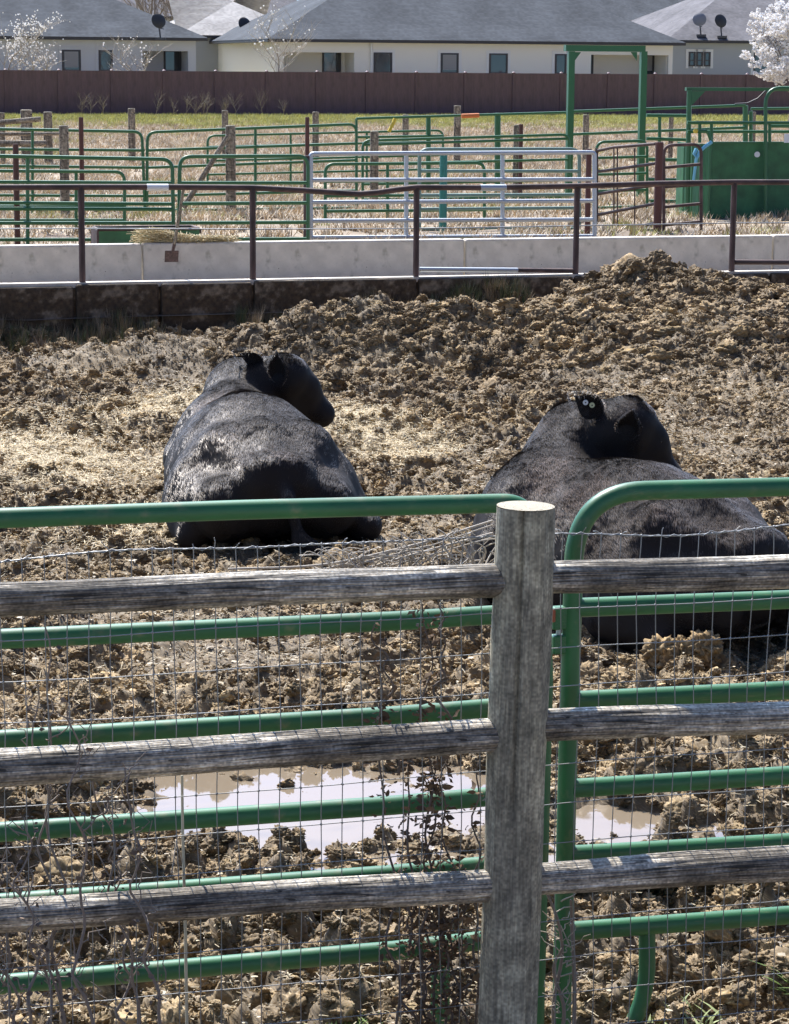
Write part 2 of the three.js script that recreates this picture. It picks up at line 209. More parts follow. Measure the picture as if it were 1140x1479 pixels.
{
  const rows = [], cols = 600; for (let t = 4.2; t < BUNK - 0.03;) { rows.push(t); t += lerp(0.019, 0.031, smooth(5, 22, t)); }
  const pos = [], col = [], uv = [], idx = [], c = new THREE.Color();
  for (const t of rows) for (let j = 0; j < cols; j++) {
    const s0 = t * 0.1087 - 0.9, s1 = t * 0.4623 + 0.9, p = SN(lerp(s0, s1, j / (cols - 1)), t, 0), h = ground(p.x, p.z);
    const k = 0.022 * (1 - wet(p.x, p.z)); pos.push(p.x + k * noise(p.x * 13, p.z * 13, h * 16), h, p.z + k * noise(p.x * 13 + 9, p.z * 13, h * 16 + 5)); mudColor(p.x, p.z, c); const v = 1 + 0.35 * noise(p.x * 17, p.z * 12, 30) + 0.2 * noise(p.x * 47, p.z * 40, 31); col.push(c.r * v, c.g * v, c.b * v); uv.push((p.x + 1.3 * h) / 1.3, (p.z + 2.3 * h) / 1.3);
  }
  for (let i = 0; i < rows.length - 1; i++) for (let j = 0; j < cols - 1; j++) { const a = i * cols + j; idx.push(a, a + 1, a + cols, a + 1, a + cols + 1, a + cols); }
  // wider, coarser apron of the same ground all round
  const off = pos.length / 3, ts = [], ss = []; for (let t = -12; t < BUNK; t += 0.5) ts.push(Math.min(t, BUNK - 0.02)); for (let s = -40; s <= 50; s += 1) ss.push(s);
  for (const t of ts) for (const s of ss) { const p = SN(s, t, 0), inside = t > 4 && s > t * 0.1087 - 1.6 && s < t * 0.4623 + 1.6; pos.push(p.x, inside ? baseHeight(p.x, p.z) - 0.35 : baseHeight(p.x, p.z) - 0.05 + 0.04 * noise(p.x * 2, p.z * 2, 9), p.z); mudColor(p.x, p.z, c); col.push(c.r, c.g, c.b); uv.push(p.x / 1.3, p.z / 1.3); }
  for (let i = 0; i < ts.length - 1; i++) for (let j = 0; j < ss.length - 1; j++) { const a = off + i * ss.length + j, w = ss.length; idx.push(a, a + 1, a + w, a + 1, a + w + 1, a + w); }
  const g = new THREE.BufferGeometry(); g.setAttribute('position', new THREE.Float32BufferAttribute(pos, 3)); g.setAttribute('color', new THREE.Float32BufferAttribute(col, 3)); g.setAttribute('uv', new THREE.Float32BufferAttribute(uv, 2)); g.setIndex(idx); g.computeVertexNormals();
  setting('muddy_ground', 'churned brown manure and mud of the cattle pen', g, M.mud);
}
for (const [x0, x1, z0, z1, lab] of [[-1.3, 0.52, -8.9, -7.2, 'wide shallow puddle mirroring the sky behind the left gate'], [0.42, 1.1, -8.3, -7.2, 'small brown puddle in the mud behind the right gate']]) {
  const g = new THREE.PlaneGeometry(x1 - x0, z1 - z0, 60, 60); g.rotateX(-Math.PI / 2); g.translate((x0 + x1) / 2, WATER_Y, (z0 + z1) / 2);
  const p = g.attributes.position; for (let i = 0; i < p.count; i++) p.setY(i, WATER_Y + 0.0006 * noise(p.getX(i) * 9, p.getZ(i) * 9, 2)); g.computeVertexNormals();
  const o = setting('puddle', lab, g, M.water);
}
// clods of dung and mud
const rC = rng(5);
function clodGeo(seed, detail = 2, elong = 1) {
  let g = new THREE.IcosahedronGeometry(1, detail); g.deleteAttribute('normal'); g.deleteAttribute('uv'); g = mergeVertices(g, 1e-4); const p = g.attributes.position, v = V(0, 0, 0);
  const rr = rng(Math.floor(seed * 1000) + 3), dirs = (n) => [...Array(n)].map(() => { const z = 2 * rr() - 1, a = rr() * 6.283, q = Math.sqrt(1 - z * z); return V(q * Math.cos(a), z, q * Math.sin(a)); }), big = dirs(11), small = dirs(70); const near = (l) => { let m = 9; for (const q of l) m = Math.min(m, v.distanceToSquared(q)); return m; };
  for (let i = 0; i < p.count; i++) { v.fromBufferAttribute(p, i); const a = Math.sqrt(Math.max(0, 1 - near(big) / 0.62)), b = Math.sqrt(Math.max(0, 1 - near(small) / 0.085)), k = 0.50 + 0.10 * a + 0.10 * b + 0.65 * Math.abs(noise(v.x * 1.3 + seed, v.y * 1.3, v.z * 1.3)) + 0.62 * Math.abs(noise(v.x * 2.9 + seed, v.y * 2.9 + 5, v.z * 2.9)) + 0.42 * Math.abs(noise(v.x * 6.1, v.y * 6.1 + seed, v.z * 6.1)) + 0.16 * noise(v.x * 12, v.y * 12 + seed, v.z * 12); v.multiplyScalar(k); v.y *= 0.74; v.x *= elong; p.setXYZ(i, v.x, v.y, v.z); }
  { const u = []; for (let i = 0; i < p.count; i++) u.push(0.035 * (p.getX(i) + 0.4 * p.getZ(i)) + seed * 0.13, 0.035 * (p.getY(i) + 0.9 * p.getZ(i)) + seed * 0.31); g.setAttribute('uv', new THREE.Float32BufferAttribute(u, 2)); } g.computeVertexNormals(); return g;
}
function inView(tn, sl) { return sl > tn * 0.1087 - 0.8 && sl < tn * 0.4623 + 0.8; }
{
  const lists = [[], [], [], [], [], []], c = new THREE.Color(); let tries = 0;
  const put = (p, r, n) => { mudColor(p.x, p.z, c); const v = 0.72 + 0.7 * rC(); c.multiplyScalar(v * 1.35); if (rC() < 0.12) c.lerp(tanStraw, 0.5); const st = 0.75 + 0.55 * rC(); lists[n].push({ p: p.clone(), q: quatOf((rC() - .5) * 1.2, rC() * 6.3, (rC() - .5) * 1.2), s: V(r * (0.8 + 0.5 * rC()), r * st, r * (0.8 + 0.5 * rC())), c: c.clone() }); };
  while (tries++ < 150000) {
    const tn = 4.4 + (BUNK - 4.5) * Math.pow(rC(), 0.95), sl = lerp(tn * 0.1087 - 0.8, tn * 0.4623 + 0.8, rC()), p = SN(sl, tn, 0); const dens = 0.46 + 1.3 * fbm(p.x * 1.6, p.z * 1.6, 90, 3) + 1.3 * fbm(p.x * 0.7, p.z * 0.5, 60, 2); if (rC() > dens) continue;
    const w = wet(p.x, p.z); if (w > 0.25 && rC() > 0.10) continue; if (strawAt(p.x, p.z) > 0.5 && rC() < 0.6) continue;
    let r = 0.007 + 0.026 * Math.pow(rC(), 2.6); if (rC() < 0.015) r *= 1.6; if (tn > 17) r *= 1.4; p.y = ground(p.x, p.z) - r * 0.22; put(p, r, Math.floor(rC() * 6));
  }
  // heavier lumps on the heap by the bunk
  for (let i = 0; i < 2200; i++) { const x = 2.6 + (rC() + rC() + rC() - 1.5) * 3.4, z = -21.9 + (rC() + rC() - 1) * 2.6; if (tnOf(x, z) > BUNK - 0.15) continue; const r = 0.02 + 0.055 * Math.pow(rC(), 2.4); put(V(x, ground(x, z, false) + 0.2 * r, z), r, Math.floor(rC() * 6)); }
  for (let i = 0; i < 26; i++) { const r = 0.05 + 0.06 * rC(); const x = 2.38 + (rC() - .5) * 0.75, z = -23.3 + (rC() - .5) * 0.7; put(V(x, ground(x, z, false) + 0.06 * rC(), z), r, i % 6); }
  const cl = thing('mud_clods', 'loose clods of dung and mud covering the pen floor', 'mud clods', V(0, 0, 0)); cl.userData.kind = 'stuff';
  lists.forEach((l, i) => scatter(cl, 'clod', clodGeo(i * 7.3 + 1, i < 3 ? 9 : 6, 1 + 0.1 * i), M.clod, l));
}
// dung heap of rounded pats beside the right cow
{
  const b = G(990, 958, 0.0), t = thing('dung_pile', 'pile of rounded pale brown dung pats beside the right-hand cow', 'dung pile', V(b.x, ground(b.x, b.z), b.z)); const r = rng(71);
  for (const [px, py, s] of [[955, 938, 0.07], [985, 935, 0.062], [1018, 932, 0.078], [965, 958, 0.088], [1000, 962, 0.07], [1030, 955, 0.075], [940, 962, 0.055], [1046, 966, 0.05], [1010, 942, 0.06]]) { const p = P(px, py + 4, 9.75), g = clodGeo(r() * 50, 9); g.scale(s * 0.95, s * 1.15, s * 0.9); g.rotateY(r() * 6); p.y = Math.max(p.y, 0.0); g.translate(p.x, p.y, p.z); part(t, 'dung_pat', g, M.dung ??= mat({ map: mudMap, color: rgb(0.42, 0.33, 0.2), roughness: 0.9, bumpMap: mudBump, bumpScale: 0.004 })); }
}
// straw: loose stalks trodden into the surface
{
  const bl = new THREE.BufferGeometry(); bl.setAttribute('position', new THREE.Float32BufferAttribute([-1, 0, -.5, 1, 0, -.5, -1, .25, 0, 1, .25, 0, -.7, .1, .5, .7, .1, .5], 3)); bl.setIndex([0, 1, 2, 1, 3, 2, 2, 3, 4, 3, 5, 4]); bl.computeVertexNormals(); bl.setAttribute('uv', new THREE.Float32BufferAttribute(new Float32Array(12), 2));
  const list = [], r = rng(15), fc = new THREE.Color(); let tries = 0;
  const add = (x, z, lift, dark) => { const L = 0.016 + 0.062 * r() * r(), k = (0.45 + 0.8 * r()) * dark; list.push({ p: V(x, ground(x, z) + lift, z), q: quatOf((r() - .5) * 0.9, r() * 6.3, (r() - .5) * 0.5), s: V(0.0009 + 0.0010 * r(), L * 0.22, L), c: rgb(0.56 * k, 0.44 * k, 0.25 * k) }); };
  while (tries++ < 100000) { const tn = 4.6 + 20 * Math.pow(r(), 0.8), sl = lerp(tn * 0.1087 - 0.5, tn * 0.4623 + 0.5, r()), p = SN(sl, tn, 0); if (wet(p.x, p.z) > 0.3) continue; add(p.x, p.z, 0.004 + 0.008 * r(), 0.62); }
  for (let i = 0; i < 210000; i++) { const tn = 4.6 + (BUNK - 4.8) * Math.pow(r(), 0.85), sl = lerp(tn * 0.1087 - 0.5, tn * 0.4623 + 0.5, r()), p = SN(sl, tn, 0); if (wet(p.x, p.z) > 0.2) continue; const L = (0.006 + 0.02 * r() * r()) * (1 + tn / 30), k = 0.7 + 0.9 * r(); mudColor(p.x, p.z, fc).multiplyScalar(k * 1.25); if (r() < 0.2) fc.lerp(tanStraw, 0.6); list.push({ p: V(p.x, ground(p.x, p.z) + 0.002 + 0.012 * r(), p.z), q: quatOf(-0.1 - 0.9 * r(), r() * 6.3, (r() - .5) * 1.4), s: V(L * (0.08 + 0.22 * r()), L * 0.3, L), c: fc.clone() }); }
  for (const [cx, cz, rx, rz] of strawSpots) for (let i = 0; i < 15000 * rx * rz + 1500; i++) { const x = cx + (r() + r() + r() - 1.5) * rx * 1.3, z = cz + (r() + r() + r() - 1.5) * rz * 1.3; add(x, z, 0.01 + 0.03 * r(), 1.05); }
  scatter(scene, 'loose_straw', bl, M.straw, list, { label: 'pale straw strewn and trodden into the pen floor', category: 'straw' });
}

// ---------------------------------------------------------------- field beyond the bunk
const fieldY = (tn) => tn < 40 ? -0.14 : tn < 107 ? lerp(-0.14, 0.2, (tn - 40) / 67) : 0.2 + 0.4 * smooth(107.5, 112, tn);
{
  const ts = [BUNK - 0.05]; for (let t = BUNK + 0.4; t < 118; t += 0.45) ts.push(t); for (const t of [130, 160, 220, 400, 900, 2500]) ts.push(t); const ss = []; for (let s = -2400; s < -60; s += 260) ss.push(s); for (let s = -60; s <= 120; s += 0.9) ss.push(s); for (let s = 200; s < 2500; s += 260) ss.push(s);
  const pos = [], col = [], idx = [], uv = [], c = new THREE.Color();
  for (const t of ts) for (const s of ss) {
    const p = SN(s, t, 0), n = fbm(p.x * 0.35, p.z * 0.25, 7, 4), gr = smooth(86, 101, t + 14 * n) * (1 - 0.5 * smooth(104, 107, t)) * 0.95 + 0.22 * smooth(0.1, 0.3, n) * smooth(40, 52, t);
    c.setRGB(0.31, 0.245, 0.17).lerp(rgb(0.17, 0.12, 0.085), smooth(0, 0.35, fbm(p.x * 0.8, p.z * 0.5, 17, 3))).lerp(rgb(0.36, 0.345, 0.13), clamp(gr, 0, 1)); if (t < 42) c.lerp(rgb(0.10, 0.072, 0.05), 0.7 * smooth(-0.2, 0.15, n) * (1 - smooth(36, 42, t)));
    pos.push(p.x, fieldY(t) + (t < 118 ? 0.05 * noise(p.x * 0.9, p.z * 0.9, 2) : 0), p.z); col.push(c.r, c.g, c.b); uv.push(p.x, p.z);
  }
  for (let i = 0; i < ts.length - 1; i++) for (let j = 0; j < ss.length - 1; j++) { const a = i * ss.length + j, w = ss.length; idx.push(a, a + 1, a + w, a + 1, a + w + 1, a + w); }
  const g = new THREE.BufferGeometry(); g.setAttribute('position', new THREE.Float32BufferAttribute(pos, 3)); g.setAttribute('color', new THREE.Float32BufferAttribute(col, 3)); g.setAttribute('uv', new THREE.Float32BufferAttribute(uv, 2)); g.setIndex(idx); g.computeVertexNormals();
  setting('field_ground', 'rough grass field behind the stock pens', g, M.field);
  // tufts
  const tuft = (n, h, w, seed) => { const r = rng(seed), ps = [], ix = []; for (let i = 0; i < n; i++) { const a = r() * 6.28, b = r() * 6.28, l = (0.5 + 0.6 * r()) * h, o = 0.5 * w * r(), x = o * Math.cos(b), z = o * Math.sin(b), k = 0.25 + 0.5 * r(), q = ps.length / 3; ps.push(x - 0.012 * Math.sin(a), 0, z + 0.012 * Math.cos(a), x + 0.012 * Math.sin(a), 0, z - 0.012 * Math.cos(a), x + Math.cos(a) * l * k, l, z + Math.sin(a) * l * k); ix.push(q, q + 1, q + 2); } const t = new THREE.BufferGeometry(); t.setAttribute('position', new THREE.Float32BufferAttribute(ps, 3)); t.setIndex(ix); t.computeVertexNormals(); t.setAttribute('uv', new THREE.Float32BufferAttribute(new Float32Array(ps.length / 3 * 2), 2)); return t; };
  const r = rng(19), dry = [], green = [];
  for (let i = 0; i < 34000; i++) {
    const t = 30 + 76 * Math.pow(r(), 0.85), s = lerp(t * 0.1087 - 2, t * 0.4623 + 2, r()), p = SN(s, t, fieldY(t)), n = fbm(p.x * 0.35, p.z * 0.25, 7, 4), isG = smooth(84, 99, t + 14 * n) > r() * 0.85 + 0.1 || (n > 0.16 && r() < 0.3), k = 0.6 + 0.7 * r();
    if (t < 40 && r() < 0.5) continue;
    if (isG) green.push({ p, q: quatOf(0, r() * 6.3, 0), s: V(1, 0.5 + 0.5 * r(), 1).multiplyScalar(1 + t / 200), c: rgb(0.46 * k, 0.435 * k, 0.16 * k) }); else if (fbm(p.x * 1.1, p.z * 0.8, 55, 2) > -0.12) dry.push({ p, q: quatOf(0, r() * 6.3, 0), s: V(1.1, 0.3 + 0.6 * r(), 1.1), c: rgb(0.50 * k, 0.40 * k, 0.275 * k) });
  }
  scatter(scene, 'dry_grass', tuft(16, 0.26, 0.3, 3), M.straw, dry, { label: 'dry brown grass and weed stubble across the field', category: 'dry grass' });
  scatter(scene, 'green_grass', tuft(18, 0.15, 0.4, 4), M.leaf, green, { label: 'yellow-green grass along the foot of the brown fence', category: 'grass' });
}
// ---------------------------------------------------------------- feed bunk of precast concrete
const bunkSl = (px, py = 400, D = 26) => slOf(PL(px, py, D));
{
  const kt = BUNK, back = 26.9 * Math.cos(PSI), r = rng(3);
  const b = thing('feed_bunk', 'long pale concrete feed bunk with muddy front kerb across the pen', 'feed bunk', SN(bunkSl(570), kt, -0.5));
  const kj = [-900, -160, 108, 231, 366, 604, 830, 1006, 1113, 1500, 1900].map((x) => bunkSl(x));
  for (let i = 0; i < kj.length - 1; i++) { const g = slab(kj[i] + 0.012, kj[i + 1] - 0.012, kt, kt + 0.2, -0.75, 0.19 + (r() - .5) * 0.02 + (i === 1 ? -0.01 : 0), 0.03); part(b, 'kerb_block', g, M.curb); }
  const wj = [-1200, -320, 206, 672, 1117, 1600, 2000].map((x) => bunkSl(x, 370, 26.9));
  for (let i = 0; i < wj.length - 1; i++) part(b, 'wall_block', slab(wj[i] + 0.008, wj[i + 1] - 0.008, back, back + 0.16, -0.4, 0.545 + (r() - .5) * 0.012, 0.025), M.concrete);
  part(b, 'trough_floor', slab(wj[0], wj[wj.length - 1], kt + 0.15, back + 0.02, -0.35, 0.05), M.concrete);
  part(b, 'added_light_stop', slab(kj[0], kj[kj.length - 1], kt + 0.06, kt + 0.145, -0.7, 0.14), M.curb);  // added slab behind the joints, keeps sunlight from showing through the gaps
  part(b, 'top_lip', slab(kj[0], kj[kj.length - 1], kt + 0.05, kt + 0.19, 0.15, 0.205), M.concrete);
}
{ // weeds and old straw along the foot of the kerb
  const r = rng(141), l = [], ps = [], ix = []; for (let i = 0; i < 12; i++) { const a = r() * 6.28, h = 0.5 + 0.6 * r(), q = ps.length / 3, o = 0.12 * r(), k = 0.3 + 0.8 * r(); ps.push(o * Math.cos(a) - 0.025 * Math.sin(a), 0, o * Math.sin(a) + 0.025 * Math.cos(a), o * Math.cos(a) + 0.025 * Math.sin(a), 0, o * Math.sin(a) - 0.025 * Math.cos(a), Math.cos(a) * h * k, h, Math.sin(a) * h * k); ix.push(q, q + 1, q + 2); } const g = new THREE.BufferGeometry(); g.setAttribute('position', new THREE.Float32BufferAttribute(ps, 3)); g.setIndex(ix); g.computeVertexNormals(); g.setAttribute('uv', new THREE.Float32BufferAttribute(new Float32Array(ps.length / 3 * 2), 2));
  for (let i = 0; i < 1500; i++) { const s = lerp(bunkSl(-60), bunkSl(760), r()), t = BUNK - 0.02 - 0.7 * r() * r(), p = SN(s, t, 0), n = fbm(p.x * 1.2, p.z * 1.2, 33, 2), k = 0.5 + 0.7 * r(); if (n < -0.05) continue; p.y = ground(p.x, p.z, false); l.push({ p, q: quatOf(0, r() * 6.3, 0), s: V(0.16, 0.10 + 0.16 * r(), 0.16), c: r() < 0.45 ? rgb(0.09 * k, 0.11 * k, 0.045 * k) : rgb(0.26 * k, 0.2 * k, 0.13 * k) }); }
  scatter(scene, 'kerb_weeds', g, M.straw, l, { label: 'straggly weeds and old straw along the foot of the bunk kerb', category: 'weeds' });
}
// rusty pipe rail along the bunk
{
  const f = thing('pipe_rail_fence', 'rusty brown pipe rail on posts along the feed bunk', 'rail fence', SN(bunkSl(570), BUNK + 0.1, 0.1));
  const D = 26.1, T = (x, y) => PL(x, y, D), r = 0.031;
  part(f, 'top_rail', tube([T(-500, 277), T(-200, 272), T(0, 270.5), T(117, 270), T(240, 270), T(365, 271), T(440, 275), T(500, 279), T(520, 280), T(545, 278), T(575, 273.5), T(602, 270.5), T(700, 271), T(834, 268.5), T(950, 265), T(1061, 263), T(1140, 263), T(1500, 260)], r, 10), M.rust);
  for (const x of [-380, -131, 117, 365, 602, 834, 1061, 1290]) { const top = T(x, x > 900 ? 264 : 271); part(f, 'post', cyl(V(top.x, -0.3, top.z), top, 0.034, 0.034, 10), M.rust); }
  part(f, 'lower_rail', cyl(T(606, 389), T(748, 390), 0.026, 0.026, 8), M.silver, { label: 'galvanised section of lower rail' }); part(f, 'lower_rail', cyl(T(748, 390), T(834, 391), 0.025), M.rust); part(f, 'lower_rail', cyl(T(1061, 378.5), T(1290, 380), 0.03), M.rust);
  part(f, 'cable', tube([T(-300, 331), T(117, 330), T(365, 331), T(602, 330), T(834, 326), T(1061, 322), T(1290, 321)], 0.007, 5), M.wire);
  part(f, 'wrap', cyl(T(212, 270.5), T(243, 270.5), 0.037), M.white); part(f, 'wrap', cyl(T(694, 271), T(731, 271), 0.037), M.silver);
}
// shovel hung on the rail, blade against the bunk wall
{
  const a = PL(266, 268, 26.3), b = PL(252, 352, 26.55), t = thing('shovel', 'flat-bladed shovel leaning in the feed bunk', 'shovel', b); const bl = PL(248, 370, 26.6);
  part(t, 'handle', cyl(b, a, 0.018, 0.015), M.oldWood); const g = new RoundedBoxGeometry(0.15, 0.13, 0.012, 2, 0.006); g.rotateX(0.25); g.rotateY(PSI); g.translate(bl.x, bl.y, bl.z); part(t, 'blade', g, M.rust); part(t, 'socket', cyl(bl, b, 0.014, 0.02), M.rust);
}
// hay on the bunk wall
{
  const r = rng(91), l = []; for (let i = 0; i < 2600; i++) { const px = 188 + 160 * (0.5 + (r() + r() - 1) * 0.5), p = PL(px, 349, 27.05), k = 0.7 + 0.5 * r(), hh = 0.10 * Math.exp(-(((px - 215) / 40) ** 2)) + 0.05; l.push({ p: V(p.x, 0.55 + hh * r(), p.z + (r() - .5) * 0.25), q: quatOf((r() - .5), r() * 6.3, (r() - .5)), s: V(0.004, 0.02, 0.05 + 0.09 * r()), c: rgb(0.52 * k, 0.42 * k, 0.23 * k) }); }
  const bl = new THREE.BoxGeometry(1, 0.3, 1); scatter(scene, 'hay', bl, M.straw, l, { label: 'yellow hay spilling over the concrete bunk wall', category: 'hay' });
}
// ---------------------------------------------------------------- stock pens: pipe panels, gates and posts
function pipes(name, label, category, D, o) {
  const base = PL(o.at?.[0] ?? 570, 330, D); base.y = fieldY(D); const t = thing(name, label, category, base, o.group), T = (x, y, dd = 0) => PL(x, y, D + dd), r = o.r ?? 0.026;
  for (const f of o.frames ?? []) part(t, 'frame', tube(rounded(f.map(([x, y]) => T(x, y)), o.round ?? 0.16), r * 1.05, 8), o.m);
  for (const [x0, y0, x1, y1] of o.bars ?? []) part(t, 'rail', cyl(T(x0, y0), T(x1, y1), r), o.m);
  for (const [x, y0, y1, w] of o.ups ?? []) part(t, 'upright', cyl(T(x, y1, 0.06), T(x, y0, 0.06), w ? w / 3480 * D / 2 : r, undefined, 8), o.um ?? o.m);
  return t;
}
const foot = (D, x) => { const p = PL(x, 330, D); p.y = fieldY(p.dot(N_)); return p; };
const bar = (x0, x1, ...ys) => ys.map((y) => Array.isArray(y) ? [x0, y[0], x1, y[1]] : [x0, y, x1, y]);
const PANELS = 'green pipe panels of the stock pens';
pipes('livestock_panel', 'green pipe panel behind the bunk with its rounded corner at the shovel', 'livestock panel', 34.5, { m: M.greenFar, group: PANELS, at: [100], frames: [[[-120, 223], [249, 230], [251, 354]]], bars: bar(-120, 250, [262, 264], [292, 294.5], [301, 302], 322, 346), ups: [[40, 224, 356]] });
pipes('livestock_panel', 'green pipe panel between the shovel and the silver gate', 'livestock panel', 34.5, { m: M.greenFar, group: PANELS, at: [350], frames: [[[258, 354], [260, 226], [445, 225], [445, 354]]], bars: bar(259, 445, [264, 264], [294, 293], [322, 321], [346, 345]) });
pipes('livestock_panel', 'long green pipe panel in the rear row by the stacked logs', 'livestock panel', 44, { m: M.greenFar, group: PANELS, at: [80], frames: [[[-120, 184], [205, 190], [210, 316]]], bars: bar(-120, 209, [214, 217], [238, 242], [281, 283], [300, 300]), ups: [[47, 185, 310]] });
pipes('livestock_panel', 'green pipe panel in the rear row crossing the leaning brace and wooden post', 'livestock panel', 44, { m: M.greenFar, group: PANELS, at: [360], frames: [[[212, 316], [213, 191], [515, 179], [515, 312]]], bars: bar(212, 515, [217, 207], [242, 231], [283, 275], [304, 300]), ups: [[369, 184, 308]] });
pipes('pen_gate', 'green pipe gate with round corner behind the silver gate', 'gate', 46, { m: M.greenFar, at: [600], frames: [[[524, 310], [524, 203], [822, 194], [822, 305]]], bars: bar(524, 822, [209, 200], [237, 230], [266, 260], [288, 284], [306, 300]) });
pipes('overhead_rail', 'high green top rail with orange tape running to the tall arch', 'rail fence', 48, { m: M.greenFar, at: [660], bars: [[515, 171, 824, 162], [515, 198, 640, 196]], ups: [[515, 171, 300], [619, 167, 300, 7], [719, 163, 300, 9]] });
{ const t = scene.getObjectByName('overhead_rail'); part(t, 'tape', cyl(PL(667, 167.5, 47.9), PL(692, 166.5, 47.9), 0.045), M.orange); part(t, 'strap', tube([PL(571, 171, 47.9), PL(568, 178, 47.9), PL(562, 190, 47.9)], 0.035, 6), M.yellow); }
{ // tall arch
  const D = 47, t = thing('arch_frame', 'tall green square-tube arch standing over the alley', 'gate arch', foot(D, 875)); const bx = (x0, y0, x1, y1, w, d) => { const a = PL(x0, y0, D), b = PL(x1, y1, D), g = new THREE.BoxGeometry(Math.max(w, Math.abs(slOf(b) - slOf(a))), Math.max(w, Math.abs(a.y - b.y)), d); g.rotateY(PSI); g.translate((a.x + b.x) / 2, (a.y + b.y) / 2, (a.z + b.z) / 2); return g; };
  part(t, 'post', bx(822.5, 74, 823.5, 308, 0.125, 0.11), M.greenFar); part(t, 'post', bx(928, 74, 926, 305, 0.125, 0.11), M.greenFar); part(t, 'beam', bx(816, 70, 931, 69.5, 0.12, 0.14), M.greenFar);
  for (const [x, k] of [[830, 1], [920, -1]]) { const s = new THREE.Shape(); const a = PL(x, 75, D), w = 0.13 * k; s.moveTo(0, 0); s.lineTo(w, 0); s.lineTo(0, -0.17); const g = new THREE.ExtrudeGeometry(s, { depth: 0.02, bevelEnabled: false }); g.rotateY(PSI); g.translate(a.x, a.y, a.z); part(t, 'gusset', g, M.greenFar); }
}
pipes('livestock_panel', 'long thin green rail passing behind the tall arch', 'livestock panel', 49, { m: M.greenFar, group: PANELS, at: [950], r: 0.03, bars: [[822, 161, 1077, 152], [824, 194, 1077, 184], [1085, 157, 1200, 156], [824, 300, 1000, 298]], ups: [[1077, 152, 210, 8], [1085, 160, 210, 6]] });
pipes('livestock_panel', 'short green panel of sunlit bars between arch and chute', 'livestock panel', 45, { m: M.greenFar, group: PANELS, at: [960], r: 0.034, bars: bar(934, 995, [166.5, 167], [200, 202], [230, 231], [259, 260], [290, 291], [318, 319]), ups: [[953, 167, 320, 5]] });
pipes('livestock_panel', 'green pipe panel farthest back, before the field posts', 'livestock panel', 52, { m: M.greenFar, group: PANELS, at: [430], r: 0.024, frames: [[[300, 300], [300, 196], [640, 188], [640, 290]]], bars: bar(300, 640, [212, 204], [232, 224], [252, 244], [275, 268]), ups: [[420, 193, 295], [530, 191, 292]] });
pipes('livestock_panel', 'green pipe panel behind the rusty gates and the alley arch', 'livestock panel', 43, { m: M.greenFar, group: PANELS, at: [900], r: 0.026, frames: [[[862, 315], [862, 205], [935, 203], [935, 312]]], bars: bar(862, 935, [228, 226], [252, 250], [276, 274], [300, 298]) });
pipes('livestock_panel', 'green pipe panel between the grey-green gate and the far rails', 'livestock panel', 41, { m: M.greenFar, group: PANELS, at: [650], r: 0.027, frames: [[[470, 335], [470, 237], [700, 235], [700, 332]]], bars: bar(470, 700, [262, 260], [283, 281], [305, 303], [325, 323]), ups: [[560, 236, 330]] });
pipes('livestock_panel', 'low green pipe panel close behind the left front panel', 'livestock panel', 39, { m: M.greenFar, group: PANELS, at: [150], r: 0.026, frames: [[[-100, 330], [-100, 246], [180, 248], [180, 335]]], bars: bar(-100, 180, [272, 272], [298, 298], [318, 318]), ups: [[110, 248, 330]] });
